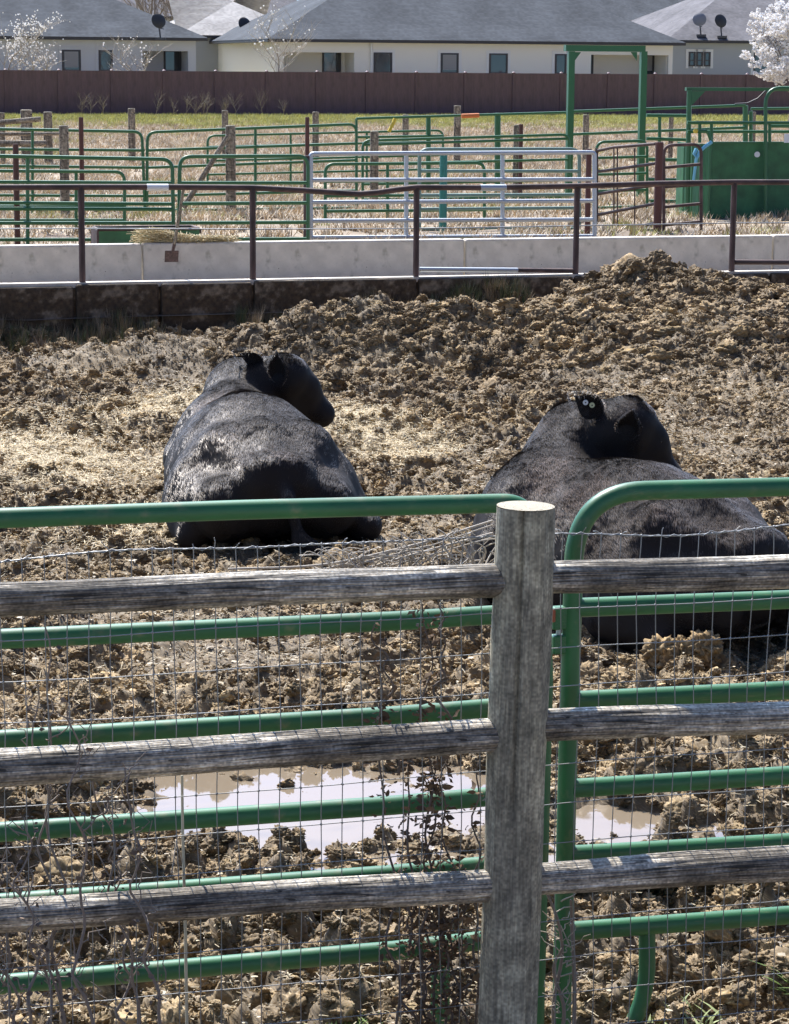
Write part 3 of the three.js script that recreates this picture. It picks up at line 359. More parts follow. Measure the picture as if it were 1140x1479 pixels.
// chute: curved sheet tub, frame and rails
{
  const D = 41, t = thing('cattle_chute', 'green sheet-metal cattle chute with curved left side and pipe frame', 'cattle chute', foot(D, 1080)), T = (x, y, d = 0) => PL(x, y, D + d);
  const face = slab(slOf(T(1028, 206)), slOf(T(1420, 206)), D * Math.cos(PSI), D * Math.cos(PSI) + 0.03, -0.2, T(1028, 207).y); part(t, 'side_sheet', face, M.greenSheet);
  part(t, 'side_rim', slab(slOf(T(1026, 206)), slOf(T(1420, 206)), D * Math.cos(PSI) - 0.03, D * Math.cos(PSI) + 0.06, T(1028, 207).y, T(1028, 204.5).y), M.greenFar);
  const yTop = T(1028, 208).y, s0 = slOf(T(1028, 206)), tn0 = D * Math.cos(PSI), pts = [[s0 - 0.02, tn0 - 0.01], [s0 - 0.10, tn0 + 0.22], [s0 - 0.13, tn0 + 0.5], [s0 - 0.12, tn0 + 0.9], [s0 - 0.06, tn0 + 1.4]];
  for (let i = 0; i < pts.length - 1; i++) { const a = SN(pts[i][0], pts[i][1], 0), b = SN(pts[i + 1][0], pts[i + 1][1], 0), L = a.distanceTo(b), g = new THREE.BoxGeometry(L - 0.02, yTop + 0.2, 0.03); g.rotateY(-Math.atan2(b.z - a.z, b.x - a.x)); g.translate((a.x + b.x) / 2, (yTop - 0.2) / 2, (a.z + b.z) / 2); part(t, 'tub_sheet', g, M.greenSheet); part(t, 'rib', cyl(V(a.x, -0.15, a.z), V(a.x, yTop, a.z), 0.03), M.greenFar); }
  part(t, 'top_beam', slab(slOf(T(992, 128, .3)), slOf(T(1420, 128, .3)), (D + .3) * Math.cos(PSI), (D + .3) * Math.cos(PSI) + 0.08, T(992, 131, .3).y, T(992, 126, .3).y), M.greenFar); part(t, 'post', cyl(V(T(996, 200, .3).x, fieldY(D), T(996, 200, .3).z), T(996, 130, .3), 0.045), M.greenFar);
  { const s = new THREE.Shape(); s.moveTo(0, 0); s.lineTo(0.25, 0); s.lineTo(0, -0.25); const g = new THREE.ExtrudeGeometry(s, { depth: 0.02, bevelEnabled: false }), a = T(999, 131.5, .3); g.rotateY(PSI); g.translate(a.x, a.y, a.z); part(t, 'gusset', g, M.greenFar); }
  part(t, 'bow_pipe', tube(rounded([T(1420, 128, -0.15), T(1106, 127, -0.15), T(1106, 345, -0.15)], 0.3), 0.035, 8), M.greenFar); part(t, 'rail', cyl(T(993, 177, -0.05), T(1420, 178, -0.05), 0.03), M.greenFar); part(t, 'rail', cyl(T(1112, 182, 0.1), T(1420, 182, 0.1), 0.03), M.greenFar); part(t, 'rail', cyl(T(993, 190, 0.2), T(1420, 190, 0.2), 0.028), M.greenFar);
  for (const [x, y0, y1] of [[1028, 179, 206], [1112, 178, 206], [1011, 178, 206]]) part(t, 'upright', cyl(T(x, y1), T(x, y0), 0.03), M.greenFar);
  part(t, 'latch_arm', tube(rounded([T(1008, 190, -.1), T(1022, 188, -.1), T(1027, 203, -.1)], 0.12), 0.03, 6), M.greenFar); part(t, 'hose', tube([T(1062, 150, -.1), T(1080, 149, -.1), T(1095, 142, -.1), T(1106, 131, -.1)], 0.014, 5), M.fascia);
  const disc = cyl(T(1094, 223, -0.04), T(1094, 223, -0.02), 0.05, 0.05, 16); part(t, 'sticker', disc, M.white); part(t, 'label_plate', slab(slOf(T(1130, 203)), slOf(T(1148, 203)), tn0 - 0.09, tn0 - 0.08, T(1130, 206, -.08).y, T(1130, 193, -.08).y), M.white); part(t, 'knob', new THREE.SphereGeometry(0.045, 10, 8).translate(...T(1005, 189, -0.12).toArray()), M.yellow);
  const rope = thing('rope', 'light blue rope hanging on the corner of the chute', 'rope', T(1006, 225, -.25)); part(rope, 'strand', tube([T(1028, 205, -.2), T(1018, 212, -.22), T(1010, 220, -.25), T(1006, 230, -.25), T(1004, 245, -.2), T(1002, 260, -.2)], 0.035, 6, 0.025), M.blueRope); part(rope, 'loop', tube([T(1006, 215, -.22), T(1003, 222, -.25), T(1006, 228, -.25), T(1011, 222, -.25)], 0.03, 6), M.blueRope);
}
// rusty swinging gates right of the silver gate
{
  const D = 38, t = thing('rusty_gate', 'rusty pipe gate swung at an angle beside the rust-red post', 'gate', foot(D, 905)); const a = 39.6, T = (x, y) => PL(x, y, lerp(a, D, (x - 861) / 86));
  for (const f of [[[861, 218], [887, 212.5], [947, 207.5]], [[862, 248], [947, 236]], [[863, 280], [947, 267]], [[864, 310], [947, 294]], [[866, 338], [947, 322]]]) part(t, 'rail', tube(f.map(([x, y]) => T(x, y)), 0.026, 8), M.rust);
  for (const x of [862, 887, 892, 917]) part(t, 'stay', cyl(T(x, 340 - (x - 862) * 0.12), T(x, 214), x === 862 ? 0.028 : 0.012), M.rust);
  pipes('rusty_gate', 'small rusty gate with bowed top in front of the chute', 'gate', 37.8, { m: M.rust, at: [985], frames: [[[959, 350], [959, 210], [1013, 208], [1013, 346]]], bars: bar(959, 1013, [242, 237], [270, 266], [299, 294], [325, 320]) });
}
pipes('silver_gate', 'galvanised silver pipe gate with five rails behind the bunk', 'gate', 36, { m: M.silver, r: 0.032, round: 0.05, at: [650], frames: [[[449, 352], [449, 222], [859, 220], [859, 350]]], bars: bar(450, 858, [260, 259], [292, 290], [319, 317], [343, 341]), ups: [[587, 222, 345], [726, 221, 344]] });
pipes('dull_gate', 'dull grey-green gate with rounded end standing behind the galvanised one', 'gate', 38.5, { m: M.dullGreen, r: 0.028, at: [720], frames: [[[606, 345], [606, 215.5], [837, 215], [837, 342]]], bars: bar(606, 837, [247, 247], [282, 281], [302, 300], [331, 330]) });
function plainPost(name, label, D, x, y0, w, m, cat, group) {
  const top = PL(x, y0, D), b = foot(D, x), r = w / 3480 * D / 2; b.x = top.x; b.z = top.z; const t = thing(name, label, cat, b, group); part(t, 'shaft', cyl(V(b.x, b.y - 0.3, b.z), top, r * 1.03, r, 12), m);
  part(t, 'cap', cyl(top.clone().setY(top.y - 0.004), top.clone().setY(top.y + 0.012), r * 0.98, r * 0.86, 12), m === M.oldWood ? M.endGrain : m); return t;
}
plainPost('rusty_post', 'thick rust-red pipe post between the two rusty gates', 37.5, 953, 206, 12, M.rustRed, 'post');
plainPost('rusty_post', 'thin rust-red pipe post rising above the left rear panels', 42.5, 117, 170, 6.5, M.rustRed, 'post');
plainPost('rusty_post', 'rust-red pipe post in the left front panel', 35, 22.5, 209, 8, M.rustRed, 'post');
plainPost('rusty_post', 'rust-red pipe post above the left end of the silver gate', 43, 444, 170, 6, M.rustRed, 'post');
plainPost('rusty_post', 'dark rusty post at the left end of the silver gate', 35.6, 443, 226, 9, M.rust, 'post');
plainPost('rusty_post', 'rust-red pipe post beside a wooden post behind the silver gates', 46.5, 753, 180, 6, M.rustRed, 'post');
plainPost('rusty_post', 'rust-red pipe post at the right end of the silver gate', 37, 851, 216, 8, M.rustRed, 'post');
plainPost('teal_post', 'teal painted post in the middle of the silver gates', 37.2, 641, 222, 11, M.teal, 'post');
for (const [x, y, w, D, l] of [[92, 182, 13, 42.3, 'grey wooden post behind the rust-red post in the front panel'], [333, 182, 14, 43.2, 'stout grey wooden post with a leaning brace against it'], [541, 190, 12, 45.2, 'grey wooden post at the end of the green gate'], [747, 181, 10, 46.8, 'grey wooden post beside a rust-red pipe post']]) plainPost('wooden_post', l, D, x, y, w, M.oldWood, 'post');
for (const [x, y, w] of [[190, 157, 10], [325, 160, 9], [456, 162, 9], [586, 166, 9], [661, 153, 10], [847, 166, 9], [69, 162, 12], [38, 159, 16], [3, 163, 7], [970, 167, 7], [1089, 162, 7]]) plainPost('field_post', 'short weathered wooden post standing in the field before the brown fence', 62, x, y, w, M.oldWood, 'post', 'posts of the old field fence');
{ const D = 43, t = thing('brace_pole', 'grey wooden pole leaning against the stout wooden post', 'pole', foot(D, 290)); part(t, 'pole', cyl(PL(265, 300, D), PL(330, 196, D), 0.05, 0.045, 10), M.oldWood); }
for (const [x0, y0, x1, y1, w, l] of [[-60, 182, 58, 172, 8, 'pale log lying uppermost on the stack behind the left pens'], [-60, 207, 66, 207, 9, 'thick log lying lowest behind the left pens'], [-60, 194, 88, 193, 5, 'thin dark log lying in the middle of the stack']]) { const t = thing('log', l, 'log', PL(0, y0, 60)); part(t, 'trunk', cyl(PL(x0, y0, 60), PL(x1, y1, 60), w / 3480 * 60 / 2, w / 3480 * 60 / 2.2, 10), M.oldWood); part(t, 'cut_end', cyl(PL(x1, y1, 60), PL(x1 + 0.8, y1, 60), w / 3480 * 60 / 2.25, w / 3480 * 60 / 2.4, 10), M.twigDark); }
{ const D = 32.6, a = PL(143, 330, D), b = PL(288, 330, D), t = thing('water_trough', 'low dull green trough behind the bunk wall', 'trough', foot(D, 215)), s0 = slOf(a), s1 = slOf(b), tn = D * Math.cos(PSI); const y1 = PL(215, 331, D).y, y0 = fieldY(30); part(t, 'front', slab(s0, s1, tn, tn + 0.03, y0, y1), M.greenSheet); part(t, 'back', slab(s0, s1, tn + 0.5, tn + 0.53, y0, y1), M.rust); part(t, 'end', slab(s0 - 0.03, s0, tn, tn + 0.53, y0, y1), M.rust); part(t, 'end', slab(s1, s1 + 0.03, tn, tn + 0.53, y0, y1), M.rust); part(t, 'rim', tube(rounded([SN(s0, tn, y1), SN(s1, tn, y1), SN(s1, tn + 0.5, y1), SN(s0, tn + 0.5, y1), SN(s0, tn, y1)], 0.04, 3), 0.02, 6), M.rust); }

// ---------------------------------------------------------------- brown vinyl fence
{
  const tn = 111 * Math.cos(PSI), step = 2.32, s0 = slOf(PL(9, 160, 111)), t = thing('vinyl_fence', 'long dark brown vinyl privacy fence behind the field', 'fence', SN(s0 + 16, tn, 0.2));
  const cap = new THREE.ConeGeometry(0.1, 0.07, 4); cap.rotateY(Math.PI / 4 + PSI);
  for (let i = -9; i < 26; i++) {
    const s = s0 + i * step, y = 0.12, top = 2.13; const p = part(t, 'post', slab(s - 0.065, s + 0.065, tn - 0.065, tn + 0.065, y, top + 0.06), M.vinyl); const c = SN(s, tn, top + 0.09); part(p, 'cap', cap.clone().translate(c.x, c.y, c.z), M.vinyl);
    part(t, 'panel', slab(s + 0.066, s + step - 0.066, tn - 0.02, tn + 0.02, y + 0.1, top - 0.06), M.vinyl); part(t, 'top_rail', slab(s + 0.066, s + step - 0.066, tn - 0.035, tn + 0.035, top - 0.06, top + 0.03), M.vinyl); part(t, 'bottom_rail', slab(s + 0.066, s + step - 0.066, tn - 0.035, tn + 0.035, y, y + 0.1), M.vinyl);
  }
}
// ---------------------------------------------------------------- houses
function roofFaces(s0, s1, t0, t1, y, rise, ends) {               // hipped roof; ends: run of the hip at each side
  const tm = (t0 + t1) / 2, a = SN(s0, t0, y), b = SN(s1, t0, y), c = SN(s1, t1, y), d = SN(s0, t1, y), e = SN(s0 + ends[0], tm, y + rise), f = SN(s1 - ends[1], tm, y + rise), quads = [[a, b, f, e], [c, d, e, f], [d, a, e, e], [b, c, f, f]];
  return quads.map((q) => { const pos = [], uv = []; const n = q[1].clone().sub(q[0]).normalize(), up = q[2].clone().sub(q[0]); up.addScaledVector(n, -up.dot(n)).normalize(); const add = (p) => { pos.push(p.x, p.y, p.z); const w = p.clone().sub(q[0]); uv.push(w.dot(n) / 5, w.dot(up) / 6); }; [q[0], q[1], q[2]].forEach(add); if (q[3] !== q[2]) [q[0], q[2], q[3]].forEach(add); const g = new THREE.BufferGeometry(); g.setAttribute('position', new THREE.Float32BufferAttribute(pos, 3)); g.setAttribute('uv', new THREE.Float32BufferAttribute(uv, 2)); g.computeVertexNormals(); return g; });
}
function house(o) {
  const D = o.D, tn = D * Math.cos(PSI), S = (x) => slOf(PL(x, 80, D)), Y = (y, x = 570) => PL(x, y, D).y, eave = o.eave, y0 = 0.4, s0 = S(o.x0), s1 = S(o.x1), dep = o.depth;
  const t = thing('house', o.label, 'house', SN((s0 + s1) / 2, tn, y0), 'houses behind the brown fence');
  // front wall in pieces, leaving porch recesses open
  let cur = s0; for (const [p0, p1] of [...(o.porches ?? [])].sort((a, b) => a[0] - b[0])) { const a = S(p0), b = S(p1); if (a > cur + 0.05) part(t, 'wall', slab(cur, a, tn, tn + 0.25, y0, eave), o.wall); part(t, 'porch_beam', slab(a, b, tn, tn + 0.25, eave - 0.48, eave), o.wall); part(t, 'porch_wall', slab(a, b, tn + 1.9, tn + 2.1, y0, eave), o.wall); part(t, 'porch_side', slab(a - 0.2, a, tn + 0.25, tn + 2, y0, eave), o.wall); part(t, 'porch_side', slab(b, b + 0.2, tn + 0.25, tn + 2, y0, eave), o.wall); part(t, 'porch_ceiling', slab(a, b, tn + 0.26, tn + 1.9, eave - 0.12, eave - 0.02), o.wall); cur = b; }
  if (s1 > cur) part(t, 'wall', slab(cur, s1, tn, tn + 0.25, y0, eave), o.wall);
  part(t, 'end_wall', slab(s0, s0 + 0.25, tn + 0.25, tn + dep, y0, eave), o.wall); part(t, 'end_wall', slab(s1 - 0.25, s1, tn + 0.25, tn + dep, y0, eave), o.wall); part(t, 'back_wall', slab(s0, s1, tn + dep, tn + dep + 0.25, y0, eave), o.wall);
  const ov = 0.5, fs = roofFaces(s0 - ov, s1 + ov, tn - ov, tn + dep + 0.25 + ov, eave + 0.14, (dep / 2 + 0.6) * o.pitch, o.hips ?? [dep / 2 + 0.6, dep / 2 + 0.6]), r = new THREE.Group(); for (const f of fs) part(t, 'roof_slope', f, o.roof);
  part(t, 'eave_board', slab(s0 - ov + 0.01, s1 + ov - 0.01, tn - ov + 0.01, tn + dep + 0.24 + ov, eave + 0.003, eave + 0.137), M.fascia);
  for (const [x0, x1, yt, rec] of o.windows ?? []) {
    const tz = rec ? tn + 1.9 : tn, k = rec ? (D + 1.95) / D : 1, a = S(x0) * k, b = S(x1) * k, top = lerp(eave - 0.42, eave - 0.55, rec ? 0 : 0.3), bot = yt === 's' ? top - 0.75 : y0 + 0.55, w = part(t, 'window', merge([slab(a - 0.05, a + 0.04, tz - 0.06, tz + 0.02, bot, top), slab(b - 0.04, b + 0.05, tz - 0.06, tz + 0.02, bot, top), slab(a + 0.04, b - 0.04, tz - 0.06, tz + 0.02, top - 0.07, top), slab(a + 0.04, b - 0.04, tz - 0.06, tz + 0.02, bot, bot + 0.07), slab(a + 0.04, b - 0.04, tz - 0.045, tz + 0.01, (top + bot) / 2 - 0.09, (top + bot) / 2 - 0.04)]), M.frame);
    part(w, 'pane', slab(a + 0.04, b - 0.04, tz - 0.03, tz - 0.015, bot + 0.07, top - 0.07), M.glass); if (yt === 'b') part(w, 'blind', slab(a + 0.06, b - 0.06, tz - 0.04, tz - 0.032, lerp(bot, top, 0.62), top - 0.08), M.blind);
    if (!rec) part(w, 'surround', merge([slab(a - 0.2, a - 0.055, tz - 0.035, tz + 0.02, bot - 0.1, top + 0.14), slab(b + 0.055, b + 0.2, tz - 0.035, tz + 0.02, bot - 0.1, top + 0.14), slab(a - 0.055, b + 0.055, tz - 0.035, tz + 0.02, top + 0.002, top + 0.14)]), o.trim ?? o.wall);
  }
  for (const x of o.spouts ?? []) part(t, 'downspout', cyl(SN(S(x), tn - 0.06, y0), SN(S(x), tn - 0.06, eave - 0.02), 0.05), M.trimWhite);
  for (const [x, y] of o.vents ?? []) { const p = PL(x, y, D + 4); const g = cyl(p, V(p.x, p.y + 0.45, p.z), 0.07, 0.07, 8); part(t, 'roof_vent', g, M.trimWhite); }
  return t;
}
const EAVE = 3.55;
house({ label: 'grey-walled house with slate shingle roof and one dish on the roof', D: 119, x0: -220, x1: 283, depth: 13, eave: EAVE, pitch: 0.48, wall: M.wallPaleGrey, roof: M.roofGrey, trim: M.wallPaleGrey, porches: [[206, 272]], windows: [[91, 115, 'b'], [144, 161, 'w'], [238, 261, 'w', 1], [-60, -30, 'w']] });
house({ label: 'wide cream house with big grey shingle roof and a row of tall windows', D: 119.5, x0: 398, x1: 972, depth: 15, eave: EAVE, pitch: 0.5, wall: M.wallCream, roof: M.roofSlate, trim: M.trimWhite, porches: [[410, 512], [854, 966]], windows: [[467, 491, 'w', 1], [541, 565, 'w'], [638, 661, 'b'], [708, 732, 'w'], [803, 817, 'w'], [846, 856, 'w', 1], [926, 944, 'b', 1]], spouts: [536], vents: [] });
house({ label: 'house with pale sunlit roof between the grey house and the cream house', D: 134, x0: 268, x1: 440, depth: 13, eave: EAVE + 0.3, pitch: 0.5, wall: M.wallGrey, roof: M.roofGlare, windows: [[335, 352, 'w']], vents: [[317, 52]] });
house({ label: 'grey house with mauve-grey roof, three small windows and two dishes', D: 125, x0: 970, x1: 1420, depth: 13, eave: EAVE + 0.2, pitch: 0.48, wall: M.wallGrey, roof: M.roofMauve, trim: M.trimWhite, windows: [[996, 1003, 's'], [1007, 1014, 's'], [1018, 1025, 's'], [1090, 1110, 'w']], vents: [[972, 44]] });
house({ label: 'far house whose mauve roof shows above the pale sunlit roof', D: 165, x0: 60, x1: 480, depth: 18, eave: 5.4, pitch: 0.5, wall: M.wallGrey, roof: M.roofMauve, windows: [] });
house({ label: 'far house whose grey roof shows above the mauve roof', D: 160, x0: 780, x1: 1120, depth: 18, eave: 5.2, pitch: 0.5, wall: M.wallGrey, roof: M.roofGrey, windows: [] });
const onRoof = (x, y, D, eave, pitch) => { const r = ray(x, y), tn0 = D * Math.cos(PSI) - 0.5, k = (eave + 0.14 - pitch * tn0 - camera.position.y) / (r.y - pitch * r.dot(N_)); return r.multiplyScalar(k).add(camera.position); };
for (const [x, y, D, e, pi, m, l, tilt] of [[229, 57, 119, EAVE, 0.48, M.dish, 'black satellite dish on the grey house roof', 0.1], [353, 58, 134, EAVE + 0.3, 0.5, M.dish, 'black satellite dish on the pale sunlit roof', 0.1], [1010, 52, 125, EAVE + 0.2, 0.48, M.dishPale, 'grey satellite dish on the mauve-grey roof', -0.5], [1040, 54, 125, EAVE + 0.2, 0.48, M.dish, 'black satellite dish beside the grey dish on the mauve-grey roof', 0]]) {
  const b = onRoof(x, y, D, e, pi), p = V(b.x, b.y + 0.85, b.z), t = thing('satellite_dish', l, 'satellite dish', b), sc = new THREE.SphereGeometry(0.75, 24, 6, 0, 6.2832, 0, 0.5); sc.translate(0, -0.62, 0); sc.rotateX(Math.PI / 2); sc.rotateX(-0.3); sc.rotateY(PSI + tilt + 0.15); sc.translate(p.x, p.y, p.z); part(t, 'reflector', sc, m === M.dish ? M.dishTwo ??= mat({ color: rgb(0.03, 0.03, 0.033), roughness: 0.6, side: THREE.DoubleSide }) : M.dishThree ??= mat({ color: rgb(0.2, 0.2, 0.22), roughness: 0.6, side: THREE.DoubleSide }));
  part(t, 'mast', tube([V(p.x, p.y, p.z - 0.05), V(p.x + 0.05, p.y - 0.4, p.z - 0.02), V(p.x + 0.1, p.y - 0.84, p.z)], 0.04, 6), M.dish); part(t, 'feed_arm', cyl(V(p.x, p.y - 0.3, p.z - 0.1), V(p.x + 0.2, p.y - 0.35, p.z - 0.55), 0.025), M.dish); part(t, 'foot', new THREE.BoxGeometry(0.5, 0.12, 0.4).translate(p.x + 0.1, p.y - 0.82, p.z), M.dish);
}
// ---------------------------------------------------------------- shrubs and trees
function branchy(seed, base, height, spread, o) {
  const r = rng(seed), thick = [], thin = [], tips = []; const grow = (p, dir, len, rad, lvl) => {
    const n = lvl === 0 ? 6 : 4, pts = [p.clone()]; let q = p.clone(), d = dir.clone(); for (let i = 0; i < n; i++) { d.add(V((r() - .5) * 0.45, (r() - .5) * 0.25 + (o.lift ?? 0.06), (r() - .5) * 0.45)).normalize(); q = q.clone().addScaledVector(d, len / n); pts.push(q); }
    (lvl < 1 ? thick : thin).push(tube(pts, rad, lvl < 2 ? 6 : 3, rad * 0.45)); if (lvl >= o.levels - 2) for (let i = 1; i <= n; i++) tips.push(pts[i]);
    if (lvl < o.levels) { const k = lvl === 0 ? o.first ?? 6 : o.kids ?? 4; for (let i = 0; i < k; i++) { const at = pts[Math.min(n, 1 + Math.floor((0.25 + 0.75 * (i + r()) / k) * n))], a = r() * 6.283, nd = d.clone().multiplyScalar(0.75).add(V(Math.cos(a) * spread, (r() - .25) * 0.7, Math.sin(a) * spread)).normalize(); grow(at, nd, len * (0.5 + 0.28 * r()), rad * 0.5, lvl + 1); } }
  };
  grow(base, V(o.lean ?? 0.02, 1, 0).normalize(), height * 0.5, o.rad ?? 0.07, 0); return { thick, thin, tips, r };
}
const petal = new THREE.IcosahedronGeometry(1, 0);
function shrub(name, label, cat, seed, base, height, spread, o, group) {
  const b = branchy(seed, base, height, spread, o), t = thing(name, label, cat, base, group); part(t, 'trunk', merge(b.thick), o.bark ?? M.twig); const cr = part(t, 'crown', merge(b.thin), o.twigs ?? M.twig);
  if (o.blossom) { const l = []; for (let i = 0; i < o.blossom; i++) { const p = b.tips[Math.floor(b.r() * b.tips.length)].clone().sub(base).add(V((b.r() - .5), (b.r() - .5), (b.r() - .5)).multiplyScalar(o.fuzz ?? 0.25)), s = (0.02 + 0.03 * b.r()) * (o.bs ?? 1), k = 0.85 + 0.15 * b.r(); l.push({ p, q: quatOf(b.r() * 6, b.r() * 6, 0), s: V(s, s * 0.8, s), c: rgb(0.94 * k, 0.92 * k, 0.90 * k) }); } scatter(cr, 'blossom', petal, M.blossom, l); }
  return t;
}
{ const b = foot(88, 1138); shrub('blossom_tree', 'spring tree covered in white blossom at the right of the field', 'tree', 12, b, 5.4, 0.95, { levels: 4, rad: 0.11, first: 8, kids: 4, blossom: 17000, bs: 1.15, fuzz: 0.13, lift: 0.02 }); }
for (const [x, h, sd, l, bl] of [[8, 4.6, 21, 'white flowering shrub by the window of the grey house', 420], [58, 3.2, 22, 'small blossoming shrub at the grey house wall', 120], [205, 3.6, 23, 'pale bare shrub before the grey house porch', 60], [398, 4.6, 25, 'pale budding tree at the left porch of the cream house', 90]]) { const b = SN(slOf(PL(x, 90, 114.5)), 114.5 * Math.cos(PSI), 0.6); shrub('budding_shrub', l, 'shrub', sd, b, h, 0.85, { levels: 3, rad: 0.05, first: 8, kids: 5, blossom: bl, bs: 1.0, twigs: M.twigPale, bark: M.twig }); }
for (const [x, h, sd, l] of [[235, 9, 31, 'bare tree rising behind the grey house roof'], [300, 10.5, 32, 'bare tree behind the pale sunlit roof'], [318, 10, 33, 'bare grey tree next to the tree behind the pale roof']]) { const b = SN(slOf(PL(x, 30, 150)), 150 * Math.cos(PSI), 0.6); shrub('bare_tree', l, 'tree', sd, b, h, 0.6, { levels: 3, rad: 0.14, first: 9, kids: 5, twigs: M.twig }); }
{ // dry weeds at the fence foot
  const r = rng(44); for (let i = 0; i < 15; i++) { const x = i < 10 ? 215 + 130 * r() : [118, 130, 380, 410, 150][i - 10], b = SN(slOf(PL(x, 160, 109)), 109 * Math.cos(PSI), 0.2), bb = branchy(60 + i, b, 0.9 + 0.6 * r(), 0.7, { levels: 2, rad: 0.011, first: 9, kids: 5 }); const t = thing('tall_weed', 'tall dry weed standing at the foot of the brown fence', 'weed', b, 'dry weeds along the fence foot'); part(t, 'stem', merge(bb.thick), M.twig); part(t, 'twigs', merge(bb.thin), M.twig); }
}
// ---------------------------------------------------------------- the two cows
function surfaceNets(f, lo, hi, h) {
  const nx = Math.ceil((hi.x - lo.x) / h) + 1, ny = Math.ceil((hi.y - lo.y) / h) + 1, nz = Math.ceil((hi.z - lo.z) / h) + 1, F = new Float32Array(nx * ny * nz), at = (i, j, k) => i + nx * (j + ny * k);
  for (let k = 0; k < nz; k++) for (let j = 0; j < ny; j++) for (let i = 0; i < nx; i++) F[at(i, j, k)] = f(lo.x + i * h, lo.y + j * h, lo.z + k * h);
  const vi = new Int32Array(nx * ny * nz).fill(-1), pos = [], idx = [];
  for (let k = 0; k < nz - 1; k++) for (let j = 0; j < ny - 1; j++) for (let i = 0; i < nx - 1; i++) {
    let n = 0, x = 0, y = 0, z = 0; const c = (a, b, d) => F[at(i + a, j + b, k + d)]; const ed = (a, b, d, e, g, l) => { const p = c(a, b, d), q = c(e, g, l); if ((p < 0) !== (q < 0)) { const t = p / (p - q); x += a + (e - a) * t; y += b + (g - b) * t; z += d + (l - d) * t; n++; } };
    for (let a = 0; a < 2; a++) for (let b = 0; b < 2; b++) { ed(0, a, b, 1, a, b); ed(a, 0, b, a, 1, b); ed(a, b, 0, a, b, 1); }
    if (n) { vi[at(i, j, k)] = pos.length / 3; pos.push(lo.x + (i + x / n) * h, lo.y + (j + y / n) * h, lo.z + (k + z / n) * h); }
  }
  const quad = (a, b, c, d, flip) => flip ? idx.push(a, c, b, b, c, d) : idx.push(a, b, c, b, d, c);
  for (let k = 1; k < nz - 1; k++) for (let j = 1; j < ny - 1; j++) for (let i = 1; i < nx - 1; i++) {
    const s = F[at(i, j, k)] < 0; if (s !== F[at(i + 1, j, k)] < 0) quad(vi[at(i, j - 1, k - 1)], vi[at(i, j, k - 1)], vi[at(i, j - 1, k)], vi[at(i, j, k)], !s); if (s !== F[at(i, j + 1, k)] < 0) quad(vi[at(i - 1, j, k - 1)], vi[at(i - 1, j, k)], vi[at(i, j, k - 1)], vi[at(i, j, k)], !s); if (s !== F[at(i, j, k + 1)] < 0) quad(vi[at(i - 1, j - 1, k)], vi[at(i, j - 1, k)], vi[at(i - 1, j, k)], vi[at(i, j, k)], !s);
  }
  const g = new THREE.BufferGeometry(); g.setAttribute('position', new THREE.Float32BufferAttribute(pos, 3)); g.setIndex(idx); g.computeVertexNormals(); return g;
}
